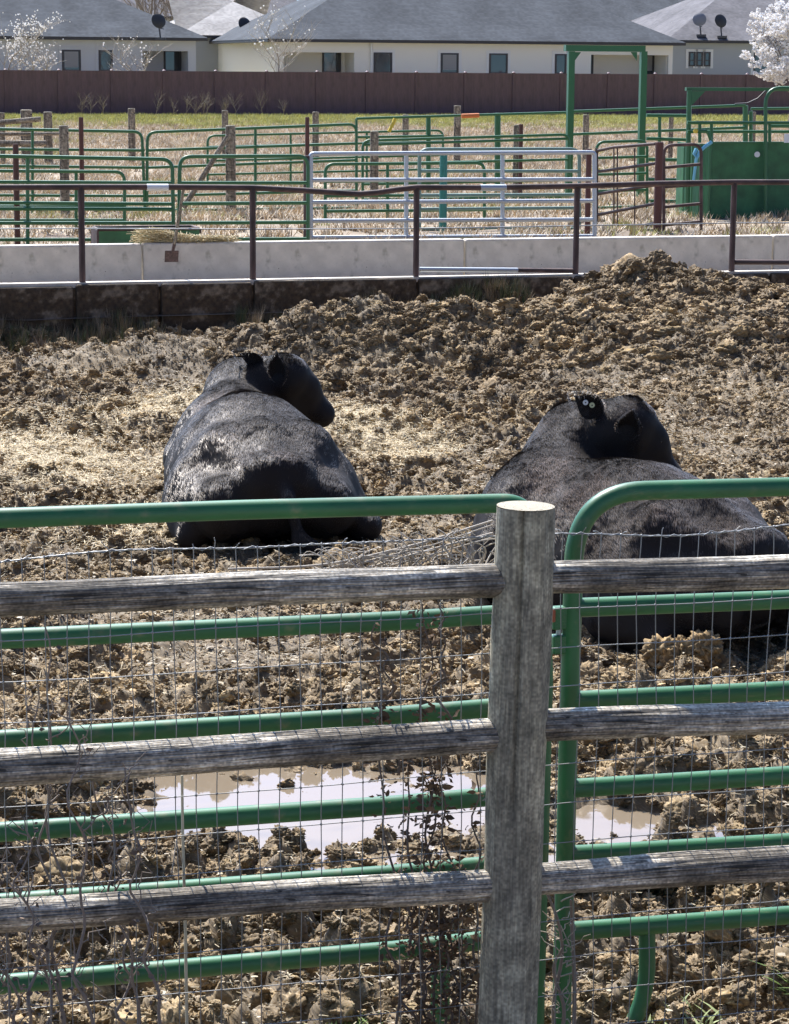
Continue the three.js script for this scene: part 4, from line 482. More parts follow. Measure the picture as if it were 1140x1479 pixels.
function cow(o) {
  const th = o.heading, ct = Math.cos(th), st = Math.sin(th), L = (x, y, z) => V((x * ct + z * st) * o.k, y * o.k * (o.ky ?? 1), (-x * st + z * ct) * o.k), org = o.origin, W = (p) => p.clone().sub(org);
  const prims = []; const cap = (a, b, ra, rb, k = 0.06, sx) => prims.push({ a, b, ra: ra * o.k, rb: rb * o.k, k });
  // trunk
  cap(L(0, .38, -.42), L(0, .38, .1), .33, .375, .1); cap(L(0, .38, .1), L(0, .36, .42), .375, .25, .12);
  cap(L(.10 * o.lean, .26, -.15), L(.16 * o.lean, .24, .25), .34, .35, .14); cap(L(-.12 * o.lean, .24, -.1), L(-.12 * o.lean, .24, .2), .32, .31, .14);
  cap(L(0, .71, -.48), L(0, .685, -.05), .05, .05, .12); cap(L(0, .685, -.05), L(0, .64, .44), .05, .05, .12); cap(L(0, .64, .44), L(0, .515, .71), .055, .06, .09); for (const s of [-1, 1]) cap(L(s * .17, .40, -.60), L(s * .10, .66, -.40), .09, .06, .06);
  cap(L(-.21, .36, -.46), L(-.16, .58, -.46), .17, .10, .1); cap(L(.21, .36, -.46), L(.16, .58, -.46), .17, .10, .1);
  cap(L(0, .26, -.62), L(0, .44, -.60), .25, .22, .1);
  // hip bones, rump and thighs
  for (const s of [-1, 1]) { cap(L(s * .13, .585, .38), L(s * .24, .54, .37), .05, .06, .13); cap(L(s * .24, .53, .37), L(s * .33, .36, .28), .065, .11, .11); cap(L(s * .23, .53, .38), L(s * .11, .44, .70), .10, .08, .12); cap(L(s * .09, .46, .72), L(s * .11, .40, .74), .07, .07, .08); cap(L(s * .29, .25, .34), L(s * .25, .25, .64), .23, .18, .07); }
  cap(L(0, .34, .40), L(0, .30, .62), .25, .21, .08);
  cap(L(.40 * o.lean, .17, .22), L(.50 * o.lean, .10, .60), .15, .085, .08); cap(L(.50 * o.lean, .09, .60), L(.46 * o.lean, .05, .28), .07, .05, .03);
  cap(L(-.36 * o.lean, .16, .25), L(-.42 * o.lean, .08, .55), .15, .08, .07);
  for (const s of [-1, 1]) { cap(L(s * .23, .18, -.55), L(s * .24, .10, -.88), .11, .07, .06); cap(L(s * .24, .08, -.88), L(s * .22, .05, -.62), .055, .045, .03); }
  // tail
  cap(L(0, .47, .73), L(.03, .33, .86), .04, .032, .03); cap(L(.03, .33, .86), L(.08, .10, .90), .032, .03, .03); cap(L(.08, .10, .90), L(.16, .05, .96), .04, .03, .03);
  // neck and head
  const H0 = W(o.poll), H1 = W(o.muzzle), h = H1.clone().sub(H0), hl = h.length(); h.normalize(); const rt = o.ear.clone(); rt.addScaledVector(h, -rt.dot(h)).normalize(); const dor = rt.clone().cross(h), at = (f, r, d) => H0.clone().addScaledVector(h, f * hl).addScaledVector(rt, r).addScaledVector(dor, d);
  const n0 = L(0, .50, -.50), n1 = o.mid ? W(o.mid) : n0.clone().lerp(at(0, 0, -.05), .5); cap(n0, n1, .235, .185, .1); cap(n1, at(.02, 0, -.04), .185, .125, .07); cap(L(0, .64, -.48), n1.clone().add(V(0, .10, 0)), .08, .07, .1); cap(n1.clone().add(V(0, .10, 0)), at(-.03, 0, .02), .075, .07, .08); cap(L(0, .30, -.64), n1.clone().add(V(0, -.14, 0)), .15, .10, .1); cap(n1.clone().add(V(0, -.14, 0)), at(.3, 0, -.12), .10, .07, .07);
  cap(at(.05, -.05, -.01), at(.05, .05, -.01), .10, .10, .05); cap(at(.02, 0, .06), at(.10, 0, .06), .055, .06, .05); cap(at(.1, 0, 0), at(.40, 0, .005), .115, .095, .05); cap(at(.34, -.045, .03), at(.34, .045, .03), .07, .07, .04); cap(at(.40, 0, 0), at(.75, 0, -.005), .092, .07, .05); cap(at(.84, -.022, -.02), at(.84, .022, -.02), .072, .072, .04); cap(at(.25, 0, -.10), at(.78, 0, -.06), .075, .048, .05);
  const holes = [-1, 1].flatMap((s) => [{ p: L(s * .42, .80, .10), r: .11, k: .17 }]); const sdf = (x, y, z) => { let d = 9; for (const p of prims) { const { a, b } = p, bx = b.x - a.x, by = b.y - a.y, bz = b.z - a.z, px = x - a.x, py = y - a.y, pz = z - a.z, t = clamp((px * bx + py * by + pz * bz) / p.l2, 0, 1), e = Math.sqrt((px - bx * t) ** 2 + (py - by * t) ** 2 + (pz - bz * t) ** 2) - lerp(p.ra, p.rb, t); const hh = p.k - Math.abs(d - e); d = Math.min(d, e) - (hh > 0 ? hh * hh / (4 * p.k) : 0); } for (const q of holes) { const e = q.r - Math.hypot(x - q.p.x, (y - q.p.y) * 1.25, z - q.p.z), hh = q.k - Math.abs(d - e); d = Math.max(d, e) + (hh > 0 ? hh * hh / (4 * q.k) : 0); } return d + 0.010 * noise(x * 4.3, y * 4.3, z * 4.3) + 0.005 * noise(x * 9, y * 9, z * 9) + 0.0025 * noise(x * 26, y * 26, z * 26); };
  const lo = V(9, 9, 9), hi = V(-9, -9, -9); for (const p of prims) { p.l2 = p.a.distanceToSquared(p.b) + 1e-9; for (const q of [p.a, p.b]) { const m = Math.max(p.ra, p.rb) + 0.08; lo.min(q.clone().subScalar(m)); hi.max(q.clone().addScalar(m)); } } lo.y = -0.12;
  const body = surfaceNets(sdf, lo, hi, 0.0135);
  const ears = [], earInfo = []; for (const s of [-1, 1]) {
    const [el, ew] = s > 0 ? [.20, .055] : o.sizeL, root = s > 0 ? W(o.rootR) : W(o.rootL), dir = (s > 0 ? o.earR : o.earL).clone().normalize(), open = (s > 0 ? o.openR : o.openL).clone(); open.addScaledVector(dir, -open.dot(dir)).normalize(); const side = dir.clone().cross(open), g = new THREE.SphereGeometry(1, 20, 14), p = g.attributes.position;
    for (let i = 0; i < p.count; i++) { const u = p.getX(i), v = p.getZ(i), w = p.getY(i), t = (u + 1) / 2, wd = ew * Math.pow(Math.max(0, Math.sin(Math.PI * (0.16 + 0.84 * Math.pow(t, 0.8)))), 1.1) + 0.004, q = root.clone().addScaledVector(dir, t * el - 0.03).addScaledVector(side, v * wd * 1.15).addScaledVector(open, w * 0.008 + 0.55 * wd * v * v - 0.35 * wd); p.setXYZ(i, q.x, q.y, q.z); }
    g.deleteAttribute('uv'); g.computeVertexNormals(); ears.push(g); earInfo.push({ root, dir, open, side });
  }
  const bodyN = body.toNonIndexed(); const all = mergeGeometries([bodyN, ...ears.map((g) => g.toNonIndexed())]); const t = thing('cow', o.label, 'cow', org, 'black cattle lying in the pen');
  const skin = new THREE.Mesh(all, M.hide); skin.name = 'body'; t.add(skin);
  for (const s of [-1, 1]) { const e = at(.36, s * .098, .02), g = new THREE.SphereGeometry(0.02, 12, 10).translate(e.x, e.y, e.z); const m = new THREE.Mesh(g, M.eye ??= mat({ color: rgb(0.01, 0.008, 0.007), roughness: 0.1 })); m.name = 'eye'; t.add(m); }
  if (o.tags) { const e = earInfo[0]; for (const [f, m, sd] of [[.075, M.white, .004], [.042, M.yellowTag, .010]]) { const c = e.root.clone().addScaledVector(e.dir, f).addScaledVector(e.side, sd).addScaledVector(e.open, 0.006), g = new THREE.CylinderGeometry(0.0125, 0.0125, 0.008, 18); g.applyQuaternion(new THREE.Quaternion().setFromUnitVectors(UP, e.open)); g.translate(c.x, c.y, c.z); const q = new THREE.Mesh(g, m); q.name = 'ear_tag'; t.add(q); const k = new THREE.CylinderGeometry(0.0035, 0.0035, 0.012, 10); k.applyQuaternion(new THREE.Quaternion().setFromUnitVectors(UP, e.open)); k.translate(c.x, c.y, c.z); const kk = new THREE.Mesh(k, M.fascia); kk.name = 'tag_stud'; q.add(kk); } }
  // coat: short hairs lying along the body
  const blade = new THREE.BufferGeometry(); blade.setAttribute('position', new THREE.Float32BufferAttribute([-.5, 0, 0, .5, 0, 0, -.42, .10, .5, .42, .10, .5, 0, .06, 1], 3)); blade.setIndex([0, 2, 1, 1, 2, 3, 2, 4, 3]); blade.computeVertexNormals(); blade.setAttribute('uv', new THREE.Float32BufferAttribute(new Float32Array(10), 2));
  const r = rng(o.seed), P3 = all.attributes.position, tri = P3.count / 3, cum = new Float32Array(tri), a = V(0, 0, 0), b = V(0, 0, 0), c = V(0, 0, 0), n = V(0, 0, 0); let tot = 0; for (let i = 0; i < tri; i++) { a.fromBufferAttribute(P3, 3 * i); b.fromBufferAttribute(P3, 3 * i + 1); c.fromBufferAttribute(P3, 3 * i + 2); tot += b.clone().sub(a).cross(c.clone().sub(a)).length() * (a.y < 0.04 ? 0.1 : 1); cum[i] = tot; }
  const list = [], back = V(st, 0, ct), M4 = new THREE.Matrix4(), head = H0.clone().lerp(H1, .4), crown = at(.0, 0, .10);
  for (let k = 0; k < o.hairs; k++) {
    let x = r() * tot, l = 0, u = tri - 1; while (l < u) { const m = (l + u) >> 1; cum[m] < x ? l = m + 1 : u = m; } a.fromBufferAttribute(P3, 3 * l); b.fromBufferAttribute(P3, 3 * l + 1); c.fromBufferAttribute(P3, 3 * l + 2); let s1 = r(), s2 = r(); if (s1 + s2 > 1) { s1 = 1 - s1; s2 = 1 - s2; }
    n.copy(b).sub(a).cross(c.clone().sub(a)).normalize(); const p = a.clone().addScaledVector(b.clone().sub(a), s1).addScaledVector(c.clone().sub(a), s2), onHead = smooth(.42, .26, p.distanceTo(head)), tuft = smooth(.13, .05, p.distanceTo(crown)), sw = 1.5 * noise(p.x * 6, p.y * 6, p.z * 6) + 0.8 * noise(p.x * 19, p.y * 19, p.z * 19);
    const flow = back.clone().multiplyScalar(0.8).add(V(0, -0.75, 0)).lerp(h, onHead).applyAxisAngle(n, sw * 0.4); flow.addScaledVector(n, -flow.dot(n)).normalize(); const clump = noise(p.x * 30, p.y * 30, p.z * 30); flow.addScaledVector(n, 1.3 * tuft + 0.13 + 0.14 * r() + 0.12 * clump).addScaledVector(V(r() - .5, r() - .5, r() - .5), 0.16).normalize();
    const xa = flow.clone().cross(n).normalize(), ya = flow.clone().cross(xa).negate(), q = new THREE.Quaternion().setFromRotationMatrix(M4.makeBasis(xa, ya, flow)), len = (0.019 + 0.02 * r()) * lerp(1, 0.55, onHead) * (1 + 0.4 * clump) * (1 + 2.6 * tuft); const vary = 0.75 + 0.5 * r(); let dustSheen = smooth(-.1, .5, fbm(p.x * 3, p.y * 3, p.z * 3 + o.seed, 3)); for (const [dx, dy, dz, dr] of o.dustSheenSpots ?? []) dustSheen += 1.6 * smooth(dr, dr * 0.5, p.distanceTo(L(dx, dy, dz)) + 0.06 * noise(p.x * 22, p.y * 22, p.z * 22));  // dust at the tailhead; sunlit sheen on the backs painted into hair colour
    list.push({ p: p.addScaledVector(n, -0.002), q, s: V(0.0008 + 0.0006 * r(), len, len * 1.15), c: rgb((0.026 + 0.052 * dustSheen) * vary, (0.019 + 0.038 * dustSheen) * vary, (0.0165 + 0.032 * dustSheen) * vary) });
  }
  for (const e of earInfo) for (let k = 0; k < 260; k++) { const u = r(), sd = r() < 0.5 ? -1 : 1, wd = 0.06 * Math.pow(Math.sin(Math.PI * (0.10 + 0.9 * Math.pow(u, 0.85))), 0.8), p = e.root.clone().addScaledVector(e.dir, u * 0.20 - 0.03).addScaledVector(e.side, sd * wd * (0.95 + 0.15 * r())).addScaledVector(e.open, wd * 0.2), d = e.dir.clone().multiplyScalar(0.6).addScaledVector(e.side, -sd * 0.5 + (r() - .5)).addScaledVector(e.open, 0.4 * r()).normalize(), xa = d.clone().cross(e.open).normalize(), ya = d.clone().cross(xa).negate(), l = 0.02 + 0.02 * r(), f = u < 0.45 ? 0.16 + 0.2 * r() : 0.03; list.push({ p, q: new THREE.Quaternion().setFromRotationMatrix(M4.makeBasis(xa, ya, d)), s: V(0.0016, l, l), c: rgb(f, f * 0.8, f * 0.66) }); }  // pale ear tufts, with the sunlit rim painted into their hair colour
  scatter(t, 'hair', blade, M.fur, list);
  return t;
}
cow({ label: 'black cow lying rump to the fence, head turned, ears without visible tags', heading: 15 * DEG, k: 1, ky: 0.88, lean: 1, seed: 101, hairs: 260000, origin: V(-0.79, -0.01, -12.86),
  poll: P(410, 540, 13.6), muzzle: P(475, 604, 13.75), mid: P(345, 572, 13.66), ear: V(.62, -.15, .75), rootR: P(404, 546, 13.46), earR: V(-.10, .95, .2), openR: V(-.35, .1, .9), sizeL: [.165, .036], rootL: P(376, 524, 13.56), earL: V(-.9, .42, .1), openL: V(.2, -.2, 1), dustSheenSpots: [[.02, .53, .72, .11], [-.12, .66, -.3, .18], [.10, .66, -.12, .14], [-.22, .60, .42, .10], [-.34, .40, .25, .14]] });
cow({ label: 'black cow with two round tags in its ear, lying behind the right gate', heading: 46 * DEG, k: 1, ky: 0.9, lean: 1, seed: 202, hairs: 320000, origin: V(1.04, -0.01, -10.62), tags: true,
  poll: P(906, 607, 11.15), muzzle: P(980, 702, 11.22), mid: P(828, 646, 11.3), ear: V(.62, -.2, .75), rootR: P(905, 626, 11.02), earR: V(.12, .75, .6), openR: V(-.2, -.25, 1), sizeL: [.17, .052], rootL: P(864, 594, 11.08), earL: V(-.84, .54, .1), openL: V(.1, -.1, 1), dustSheenSpots: [[-.1, .64, -.35, .22], [-.2, .6, .0, .2], [-.25, .6, .38, .1]] });
// ---------------------------------------------------------------- wooden fence in front: round post and split rails
function log(a, b, r0, r1, seed, cracks, flat = 0.9) {
  const ax = b.clone().sub(a), L = ax.length(); ax.normalize(); const e1 = UP.clone().addScaledVector(ax, -UP.dot(ax)); if (e1.length() < 0.2) e1.copy(N_).addScaledVector(ax, -N_.dot(ax)); e1.normalize(); const e2 = ax.clone().cross(e1), n = Math.ceil(L / 0.012), seg = 64, pos = [], uv = [], idx = [];
  for (let i = 0; i <= n; i++) { const t = i / n, c = a.clone().lerp(b, t).addScaledVector(e1, 0.007 * noise(t * L * 1.3, seed, 2)).addScaledVector(e2, 0.006 * noise(t * L * 1.3, seed, 9)); for (let k = 0; k <= seg; k++) { const th = k / seg * 2 * Math.PI, cs = Math.cos(th), sn = Math.sin(th); let r = lerp(r0, r1, t) * (1 + 0.07 * noise(cs * 1.2 + seed, sn * 1.2, t * L * 1.6) + 0.05 * noise(cs * 2.5, sn * 2.5 + seed, t * L * 3) + 0.025 * noise(cs * 9, sn * 9 + seed, t * L * 3) + 0.02 * noise(cs * 20, sn * 20 + seed, t * L * 5)); for (const [ca, t0, t1, w, dp] of cracks) { const d = th - ca - 0.10 * noise(t * L * 3, ca * 5, seed), q = smooth(t0, t0 + 0.06, t) * (1 - smooth(t1 - 0.06, t1, t)); r -= dp * q * Math.exp(-((d / w) ** 2)); } const p = c.clone().addScaledVector(e1, cs * r).addScaledVector(e2, sn * r * flat); pos.push(p.x, p.y, p.z); uv.push(t * L / 1.1 + seed * .37, k / seg); } }
  const w = seg + 1; for (let i = 0; i < n; i++) for (let k = 0; k < seg; k++) { const q = i * w + k; idx.push(q, q + 1, q + w, q + 1, q + w + 1, q + w); }
  const g = new THREE.BufferGeometry(); g.setAttribute('position', new THREE.Float32BufferAttribute(pos, 3)); g.setAttribute('uv', new THREE.Float32BufferAttribute(uv, 2)); g.setIndex(idx); g.computeVertexNormals(); return g;
}
const FD = 5.58, FP = (x, y, d = 0) => PL(x, y, FD + d);
{
  const top = FP(759.5, 731), low = FP(733.5, 1462), dir = low.clone().sub(top).normalize(), bottom = top.clone().addScaledVector(dir, (top.y + 0.35) / -dir.y), R = 0.0705;
  const f = thing('wooden_fence', 'grey weathered wooden fence with a round post and three rails a side', 'fence', V(bottom.x, 0, bottom.z));
  const post = part(f, 'post', log(bottom, top, R * 1.06, R, 4, [[2.75, 0.55, 1.04, 0.045, 0.02], [3.5, 0.2, 0.7, 0.03, 0.006], [2.4, 0.1, 0.5, 0.03, 0.005], [4.1, 0.4, 0.9, 0.03, 0.006]], 1), M.post);
  { const g = new THREE.CircleGeometry(1, 40), p = g.attributes.position; const up = dir.clone().negate(), e1 = A.clone().addScaledVector(up, -A.dot(up)).normalize(), e2 = up.clone().cross(e1); for (let i = 0; i < p.count; i++) { const x = p.getX(i), y = p.getY(i), rr = R * 0.985, q = top.clone().addScaledVector(e1, x * rr).addScaledVector(e2, y * rr).addScaledVector(up, 0.004 * (1 - x * x - y * y) + 0.001); p.setXYZ(i, q.x, q.y, q.z); } g.computeVertexNormals(); part(post, 'end_grain', g, M.endGrain); }
  const rail = (x0, y0, x1, y1, px0, px1, seed, cracks) => { const a = FP(x0, y0), b = FP(x1, y1); part(f, 'rail', log(a, b, px0 / 3480 * -a.z, px1 / 3480 * -b.z, seed, cracks), M.rail); };
  rail(-420, 882, 745, 837, 27, 24.5, 1, [[4.4, 0.1, 0.98, 0.035, 0.012], [4.75, 0.3, 0.7, 0.02, 0.007], [5.3, 0.05, 0.5, 0.02, 0.006], [4.05, 0.55, 0.95, 0.02, 0.006]]);
  rail(-420, 1138, 735, 1060, 31, 25, 2, [[4.5, 0.2, 0.9, 0.03, 0.011], [5.1, 0.3, 0.99, 0.02, 0.007], [4.1, 0.1, 0.4, 0.02, 0.006]]);
  rail(-420, 1350, 728, 1276, 26, 24.5, 3, [[4.6, 0.3, 0.97, 0.03, 0.009], [5.2, 0.1, 0.6, 0.02, 0.006]]);
  rail(775, 834, 1560, 815, 24, 26, 5, [[4.95, 0.05, 0.6, 0.04, 0.014], [4.4, 0.1, 0.5, 0.025, 0.007], [4.1, 0.3, 0.9, 0.02, 0.006]]);
  rail(765, 1048, 1560, 1022, 24, 24, 6, [[5.0, 0.1, 0.5, 0.03, 0.009], [4.3, 0.2, 0.9, 0.02, 0.007]]);
  rail(758, 1271, 1560, 1222, 24, 31, 7, [[4.7, 0.05, 0.7, 0.03, 0.009], [5.2, 0.2, 0.8, 0.02, 0.006]]);
}
// woven wire stretched on the far side of the rails
{
  const D = FD + 0.105, base = PL(570, 1300, D), f = thing('wire_mesh', 'woven wire mesh stretched along the back of the wooden rails', 'wire mesh', V(base.x, 0, base.z)), s0 = slOf(PL(-60, 1000, D)), s1 = slOf(PL(1200, 1000, D)), tn = D * Math.cos(PSI), top = 1.335, rows = 14, r = rng(8);
  const W = (s, y) => { const e = smooth(1.1, 1.36, y), o = 0.010 * noise(s * 2.1, y * 2.4, 5) + 0.004 * noise(s * 9, y * 7, 2); return SN(s + 0.011 * noise(s * 2.3, y * 3, 8) + 0.02 * e * noise(s * 3, 1, 4), tn + o, y + 0.012 * noise(s * 1.7, y * 1.9, 12) + e * (0.045 * noise(s * 1.6, 3, 1) - 0.012)); }, knots = [];
  const ys = []; for (let i = 0; i < rows; i++) ys.push(0.03 + i * (top - 0.03) / (rows - 1));
  for (const y of ys) { const p = []; for (let s = s0; s <= s1; s += 0.05) p.push(W(s, y)); part(f, 'line_wire', tube(p, y > 1.3 ? 0.0019 : 0.00135, 4), M.wire); }
  { const p = []; for (let s = s0; s <= s1; s += 0.02) p.push(W(s, top).add(V(0, 0.004 * Math.sin(s * 130), 0.004 * Math.cos(s * 130)))); part(f, 'twisted_strand', tube(p, 0.0014, 4), M.wire); }
  for (let s = s0; s <= s1; s += 0.0508) { const p = []; for (let y = 0.0; y <= top + 0.001; y += 0.05) p.push(W(s, y)); p.push(W(s, top)); part(f, 'stay_wire', tube(p, 0.00125, 4), M.wire); for (const y of ys) knots.push({ p: W(s, y).sub(f.position), q: quatOf(0, r() * 3, r()), s: V(0.0034, 0.0046, 0.0034) }); }
  scatter(f, 'knot', new THREE.IcosahedronGeometry(1, 0), M.wire, knots);
  // cut wire ends along the top
  const ends = []; for (let s = s0; s <= s1; s += 0.0508) if (r() < 0.6) { const a = W(s, top), d = V((r() - .5) * 0.05, 0.008 + 0.02 * r(), (r() - .5) * 0.03); ends.push(tube([a, a.clone().addScaledVector(d, .6), a.clone().add(d).add(V(0.008 * (r() - .5), -0.006 * r(), 0))], 0.0012, 4)); } part(f, 'cut_ends', merge(ends), M.wire, { kind: 'stuff' });
}
// ---------------------------------------------------------------- green tubular gates
{
  const D = 5.9, T = (x, y) => PL(x, y, D), r = 0.0248, b = T(500, 1400), g = thing('tube_gate', 'green tubular steel gate left of the round post', 'gate', V(b.x, 0, b.z));
  part(g, 'frame', tube(rounded([T(-700, 776), T(-300, 758), T(0, 748.5), T(360, 736), T(765, 726), T(786, 960), T(772, 1500)], 0.075, 10), r, 18), M.green);
  for (const [a, c, e] of [[923, 897, 884], [1069, 1034, 1017], [1202, 1163, 1144], [1305, 1263, 1243], [1422, 1373, 1349]]) part(g, 'rail', tube([T(-700, a + 1.23 * (a - c)), T(0, a), T(570, c), T(782, e)], r, 16), M.green);
  const l = T(637, 1372); part(g, 'upright', cyl(V(l.x, 0.0, l.z), l, r, r, 16), M.green);
}
{
  const D = 5.97, T = (x, y, d = 0) => PL(x, y, D + d), r = 0.0252, b = T(1000, 1400), g = thing('tube_gate', 'green tubular steel gate with rounded top corner right of the post', 'gate', V(b.x, 0, b.z));
  part(g, 'frame', tube(rounded([T(809, 1560), T(821, 1070), T(832, 711), T(1140, 703), T(1700, 690)], 0.19, 14), r, 18), M.green);
  for (const [a, c] of [[878, 866], [1012.5, 997], [1139, 1120], [1235, 1217], [1345, 1322]]) part(g, 'rail', cyl(T(825, a), T(1700, c - (a - c) * 1.8), r, r, 16), M.green);
  part(g, 'leg', tube(rounded([T(935, 1338, .01), T(935, 1440, .01), T(885, 1530, .01)], 0.12, 10), r * 0.9, 14), M.green);
  for (const y of [892, 930]) { const p = T(810, y), q = new RoundedBoxGeometry(0.05, y < 900 ? 0.06 : 0.05, 0.03, 2, 0.005); q.rotateY(PSI); q.translate(p.x, p.y, p.z); part(g, 'hinge_plate', q, M.green); } { const p = T(799, 888), q = new RoundedBoxGeometry(0.011, 0.035, 0.03, 2, 0.003); q.rotateY(PSI); q.translate(p.x, p.y, p.z); part(g, 'hinge_bolt', q, M.redPaint); } part(g, 'hinge_pin', cyl(T(807, 935), T(807, 880), 0.007), M.silver);
}
// ---------------------------------------------------------------- dry vines, stalks and weeds on the fence
const leafGeo = (() => { const g = new THREE.BufferGeometry(); g.setAttribute('position', new THREE.Float32BufferAttribute([0, 0, 0, -.35, .16, .3, 0, -.05, .38, .33, .2, .32, -.26, .1, .75, .02, .16, .8, .24, -.06, .72, 0, .34, 1.05], 3)); g.setIndex([0, 2, 1, 0, 3, 2, 1, 2, 4, 2, 5, 4, 2, 3, 6, 2, 6, 5, 4, 5, 7, 5, 6, 7]); g.computeVertexNormals(); g.setAttribute('uv', new THREE.Float32BufferAttribute(new Float32Array(16), 2)); return g; })();
function wander(a, b, r, amp, n = 24) { const out = []; const o = r() * 99; for (let i = 0; i <= n; i++) { const t = i / n, e = Math.min(1, 4 * t); out.push(a.clone().lerp(b, t).add(V(amp * noise(t * 6, o, 1), amp * 0.4 * noise(t * 6, o, 2), amp * noise(t * 6, o, 3)).multiplyScalar(e))); } return out; }
{
  const r = rng(303), D = FD + 0.14, base = PL(610, 1520, D); base.y = 0; const t = thing('withered_vine', 'withered vine with curled brown leaves hanging on the mesh left of the post', 'vine', base); const leaves = [];
  for (const [x0, x1, yt, n, y0] of [[590, 597, 1080, 60, 1380], [606, 618, 870, 190, 1500], [625, 632, 1090, 190, 1500], [642, 650, 1085, 120, 1500], [668, 676, 1290, 110, 1500], [686, 692, 1100, 60, 1500], [572, 556, 960, 90, 1500], [655, 660, 1250, 130, 1500], [600, 590, 1280, 120, 1500], [612, 640, 1290, 120, 1500], [576, 545, 900, 70, 1120], [640, 640, 860, 60, 1100]]) {
    const pts = wander(PL(x0, y0, D), PL(x1, yt, D), r, 0.05, 30); part(t, 'stem', tube(pts, 0.0042, 5, 0.002), M.twigDark);
    for (let i = 0; i < n * 1.8; i++) { const p = pts[Math.floor(Math.pow(r(), 1) * 30)].clone().add(V((r() - .5) * 0.045, (r() - .5) * 0.06, (r() - .5) * 0.04)).sub(base), s = 0.006 + 0.022 * r() * r(), k = 0.6 + 0.9 * r(); leaves.push({ p, q: quatOf(r() * 6, r() * 6, r() * 6), s: V(s, s, s * 1.3), c: rgb(0.12 * k, 0.077 * k, 0.045 * k) }); }
  }
  scatter(t, 'curled_leaves', leafGeo, M.leaf, leaves);
}
{ // tendrils tangled in the top wires
  const r = rng(404), D = FD + 0.12, base = PL(600, 830, D), t = thing('dry_tendrils', 'tangle of pale dry vine tendrils on the top wire beside the post', 'vine', base), g = [];
  for (let i = 0; i < 70; i++) { const x = 706 - 230 * Math.pow(r(), 1.15), rise = lerp(20, 75, r()) * (0.45 + 0.55 * (x - 470) / 230), c0 = PL(x, 828, D + (r() - .5) * 0.1), c1 = PL(x + (r() - .5) * 110, 828 - rise, D + (r() - .5) * 0.12), mid = c0.clone().lerp(c1, .5).add(V((r() - .5) * 0.1, 0.03 * r(), (r() - .5) * 0.08)); const cv = new THREE.CatmullRomCurve3([c0, mid, c1, c1.clone().add(V((r() - .5) * 0.05, (r() - .6) * 0.03, (r() - .5) * 0.03))]); g.push(tube(cv.getPoints(14), 0.0013 + 0.0016 * r(), 4, 0.0008)); }
  for (const [a, b, c] of [[[470, 822], [590, 790], [712, 752]], [[500, 830], [600, 800], [712, 770]], [[330, 822], [470, 815], [620, 782]]]) g.push(tube(new THREE.CatmullRomCurve3([PL(...a, D), PL(...b, D), PL(...c, D)]).getPoints(30), 0.003, 5), tube(new THREE.CatmullRomCurve3([PL(a[0], a[1] + 4, D), PL(b[0] + 9, b[1] + 5, D), PL(c[0], c[1] + 6, D)]).getPoints(30), 0.0018, 5));
  part(t, 'tendrils', merge(g), M.twigPale, { kind: 'stuff' });
}
{ // dry stalks left
  const r = rng(505), spots = [[22, 14, 1220], [48, 30, 1180], [92, 60, 900], [108, 42, 985], [135, 112, 1020], [190, 168, 1230], [205, 120, 1060], [238, 176, 1110], [60, 80, 1290], [16, 4, 1330]];
  spots.forEach(([x0, x1, yt], i) => {
    const D = FD + 0.13 - (i % 3 === 1 ? 0.24 : 0), a = PL(x0, 1540, D), b = PL(x1, yt, D), pts = wander(a, b, r, 0.055, 26), t = thing('dry_stalk', 'grey dry weed stalk climbing the mesh at the fence end away from the post', 'stalk', V(a.x, a.y, a.z), 'dry weed stalks in the wire mesh'); part(t, 'stem', tube(pts, 0.0046, 6, 0.0018), M.twig); const g = [];
    for (let k = 0; k < 9; k++) { const p = pts[5 + Math.floor(20 * r())], q = p.clone().add(V((r() - .5) * 0.16, 0.04 + 0.10 * r(), (r() - .5) * 0.06)); g.push(tube(wander(p, q, r, 0.04, 8), 0.0022, 4, 0.001)); } part(t, 'twigs', merge(g), M.twig);
    const l = []; for (let k = 0; k < 26; k++) { const p = pts[4 + Math.floor(22 * r())].clone().add(V((r() - .5) * 0.07, (r() - .5) * 0.06, (r() - .5) * 0.04)).sub(a), s = 0.007 + 0.012 * r(), kk = 0.7 + r(); l.push({ p, q: quatOf(r() * 6, r() * 6, r() * 6), s: V(s, s, s), c: rgb(0.12 * kk, 0.09 * kk, 0.07 * kk) }); } scatter(t, 'withered_leaves', leafGeo, M.leaf, l);
  });
}
{ const D = FD + 0.16, a = PL(271, 1540, D), t = thing('reed_stalk', 'single straight pale straw-coloured stalk standing before the wide puddle', 'stalk', a); part(t, 'stem', tube([a, PL(268, 1350, D), PL(264, 1200, D), PL(263, 1120, D)], 0.0042, 6, 0.0032), mat({ color: rgb(0.50, 0.46, 0.34), roughness: 0.7 })); part(t, 'blade', tube([PL(265, 1250, D), PL(255, 1215, D), PL(248, 1262, D)], 0.0022, 4), M.twigPale); }
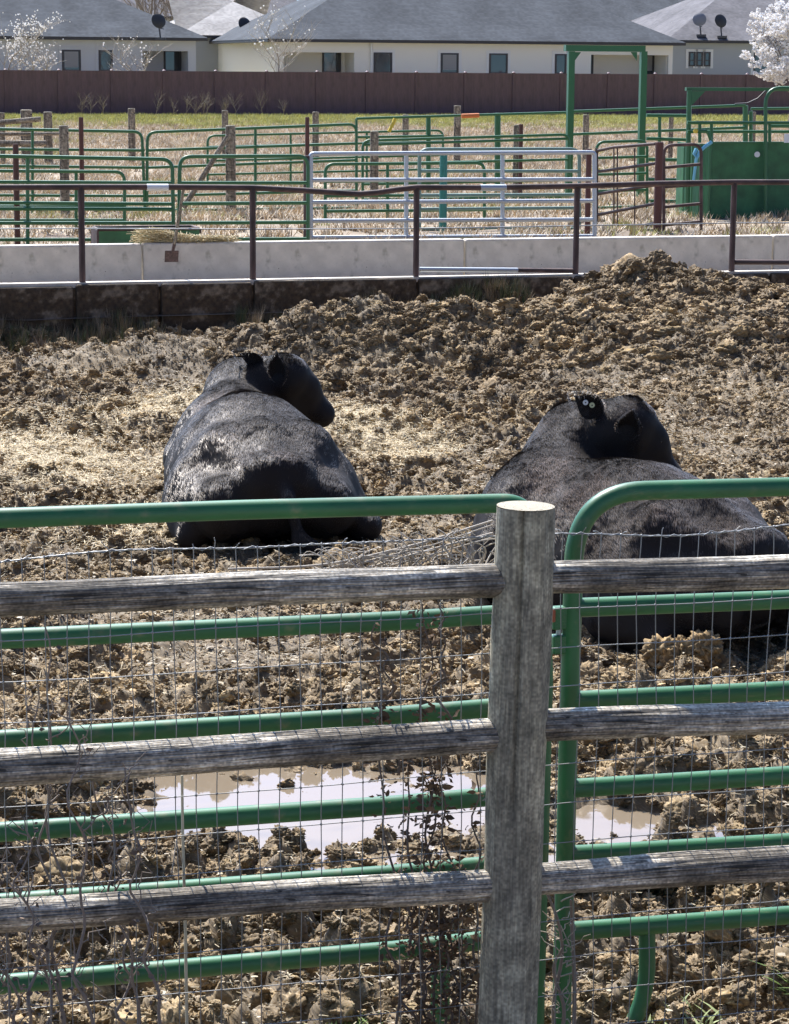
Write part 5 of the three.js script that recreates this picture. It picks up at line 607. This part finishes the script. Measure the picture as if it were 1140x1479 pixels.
{ // woody vine right of the post
  const r = rng(606), D = FD + 0.14, a = PL(806, 1540, D), t = thing('woody_vine', 'brown woody vine twisting up between the post and the right gate', 'vine', a); for (const p of [[[806, 1540], [800, 1450], [812, 1380], [806, 1330], [788, 1285]], [[800, 1540], [815, 1460], [800, 1400], [812, 1370]], [[828, 1540], [830, 1420], [826, 1330], [825, 1300]]]) part(t, 'stem', tube(new THREE.CatmullRomCurve3(p.map(([x, y]) => PL(x, y, D + (r() - .5) * 0.04))).getPoints(26), 0.006, 6, 0.0035), M.twig); const g = []; for (let i = 0; i < 34; i++) { const p = PL(802 + 26 * r(), 1300 + 190 * r(), D), q = p.clone().add(V((r() - .5) * 0.12, (r() - .2) * 0.08, (r() - .5) * 0.06)); g.push(tube(wander(p, q, r, 0.03, 6), 0.0022, 4, 0.001)); } part(t, 'twigs', merge(g), M.twigPale);
}
function weed(label, px, py, n, h, w, seed, col) {
  const b = G(px, py, -0.12); b.y = ground(b.x, b.z) - 0.01; const r = rng(seed), t = thing('green_weed', label, 'weed', b), g = [], m = pmat({ color: col, roughness: 0.7, side: THREE.DoubleSide });
  for (let i = 0; i < n; i++) { const a = r() * 6.28, o = w * Math.sqrt(r()), x = b.x + o * Math.cos(a * 3.1), z = b.z + o * Math.sin(a * 3.1), l = h * (0.5 + 0.7 * r()), bend = 0.4 + 0.7 * r(), wd = 0.003 + 0.004 * r(), ps = [], ix = []; for (let k = 0; k <= 4; k++) { const u = k / 4, ww = wd * Math.sin(Math.PI * (0.12 + 0.86 * u)), cx = x + Math.cos(a) * l * bend * u * u, cz = z + Math.sin(a) * l * bend * u * u, cy = b.y + l * (u - 0.3 * bend * u * u); ps.push(cx - Math.sin(a) * ww, cy, cz + Math.cos(a) * ww, cx + Math.sin(a) * ww, cy, cz - Math.cos(a) * ww); if (k) { const q = 2 * k; ix.push(q - 2, q - 1, q, q - 1, q + 1, q); } } const q = new THREE.BufferGeometry(); q.setAttribute('position', new THREE.Float32BufferAttribute(ps, 3)); q.setIndex(ix); q.computeVertexNormals(); g.push(q); }
  part(t, 'leaves', merge(g), m, { kind: 'stuff' });
}
weed('bright green weed clump at the foot of the withered vine', 505, 1490, 160, 0.06, 0.09, 1, rgb(0.15, 0.21, 0.04));
weed('small green weed at the foot of the right gate', 1165, 1425, 80, 0.13, 0.05, 2, rgb(0.12, 0.19, 0.035));
weed('sparse yellow-green grass by the curved gate leg', 990, 1470, 70, 0.07, 0.13, 3, rgb(0.24, 0.27, 0.10));
// ---------------------------------------------------------------- finish
scene.traverse((o) => { if (o.isMesh) { o.castShadow = true; o.receiveShadow = true; } });
sky.castShadow = false;
renderer.render(scene, camera);
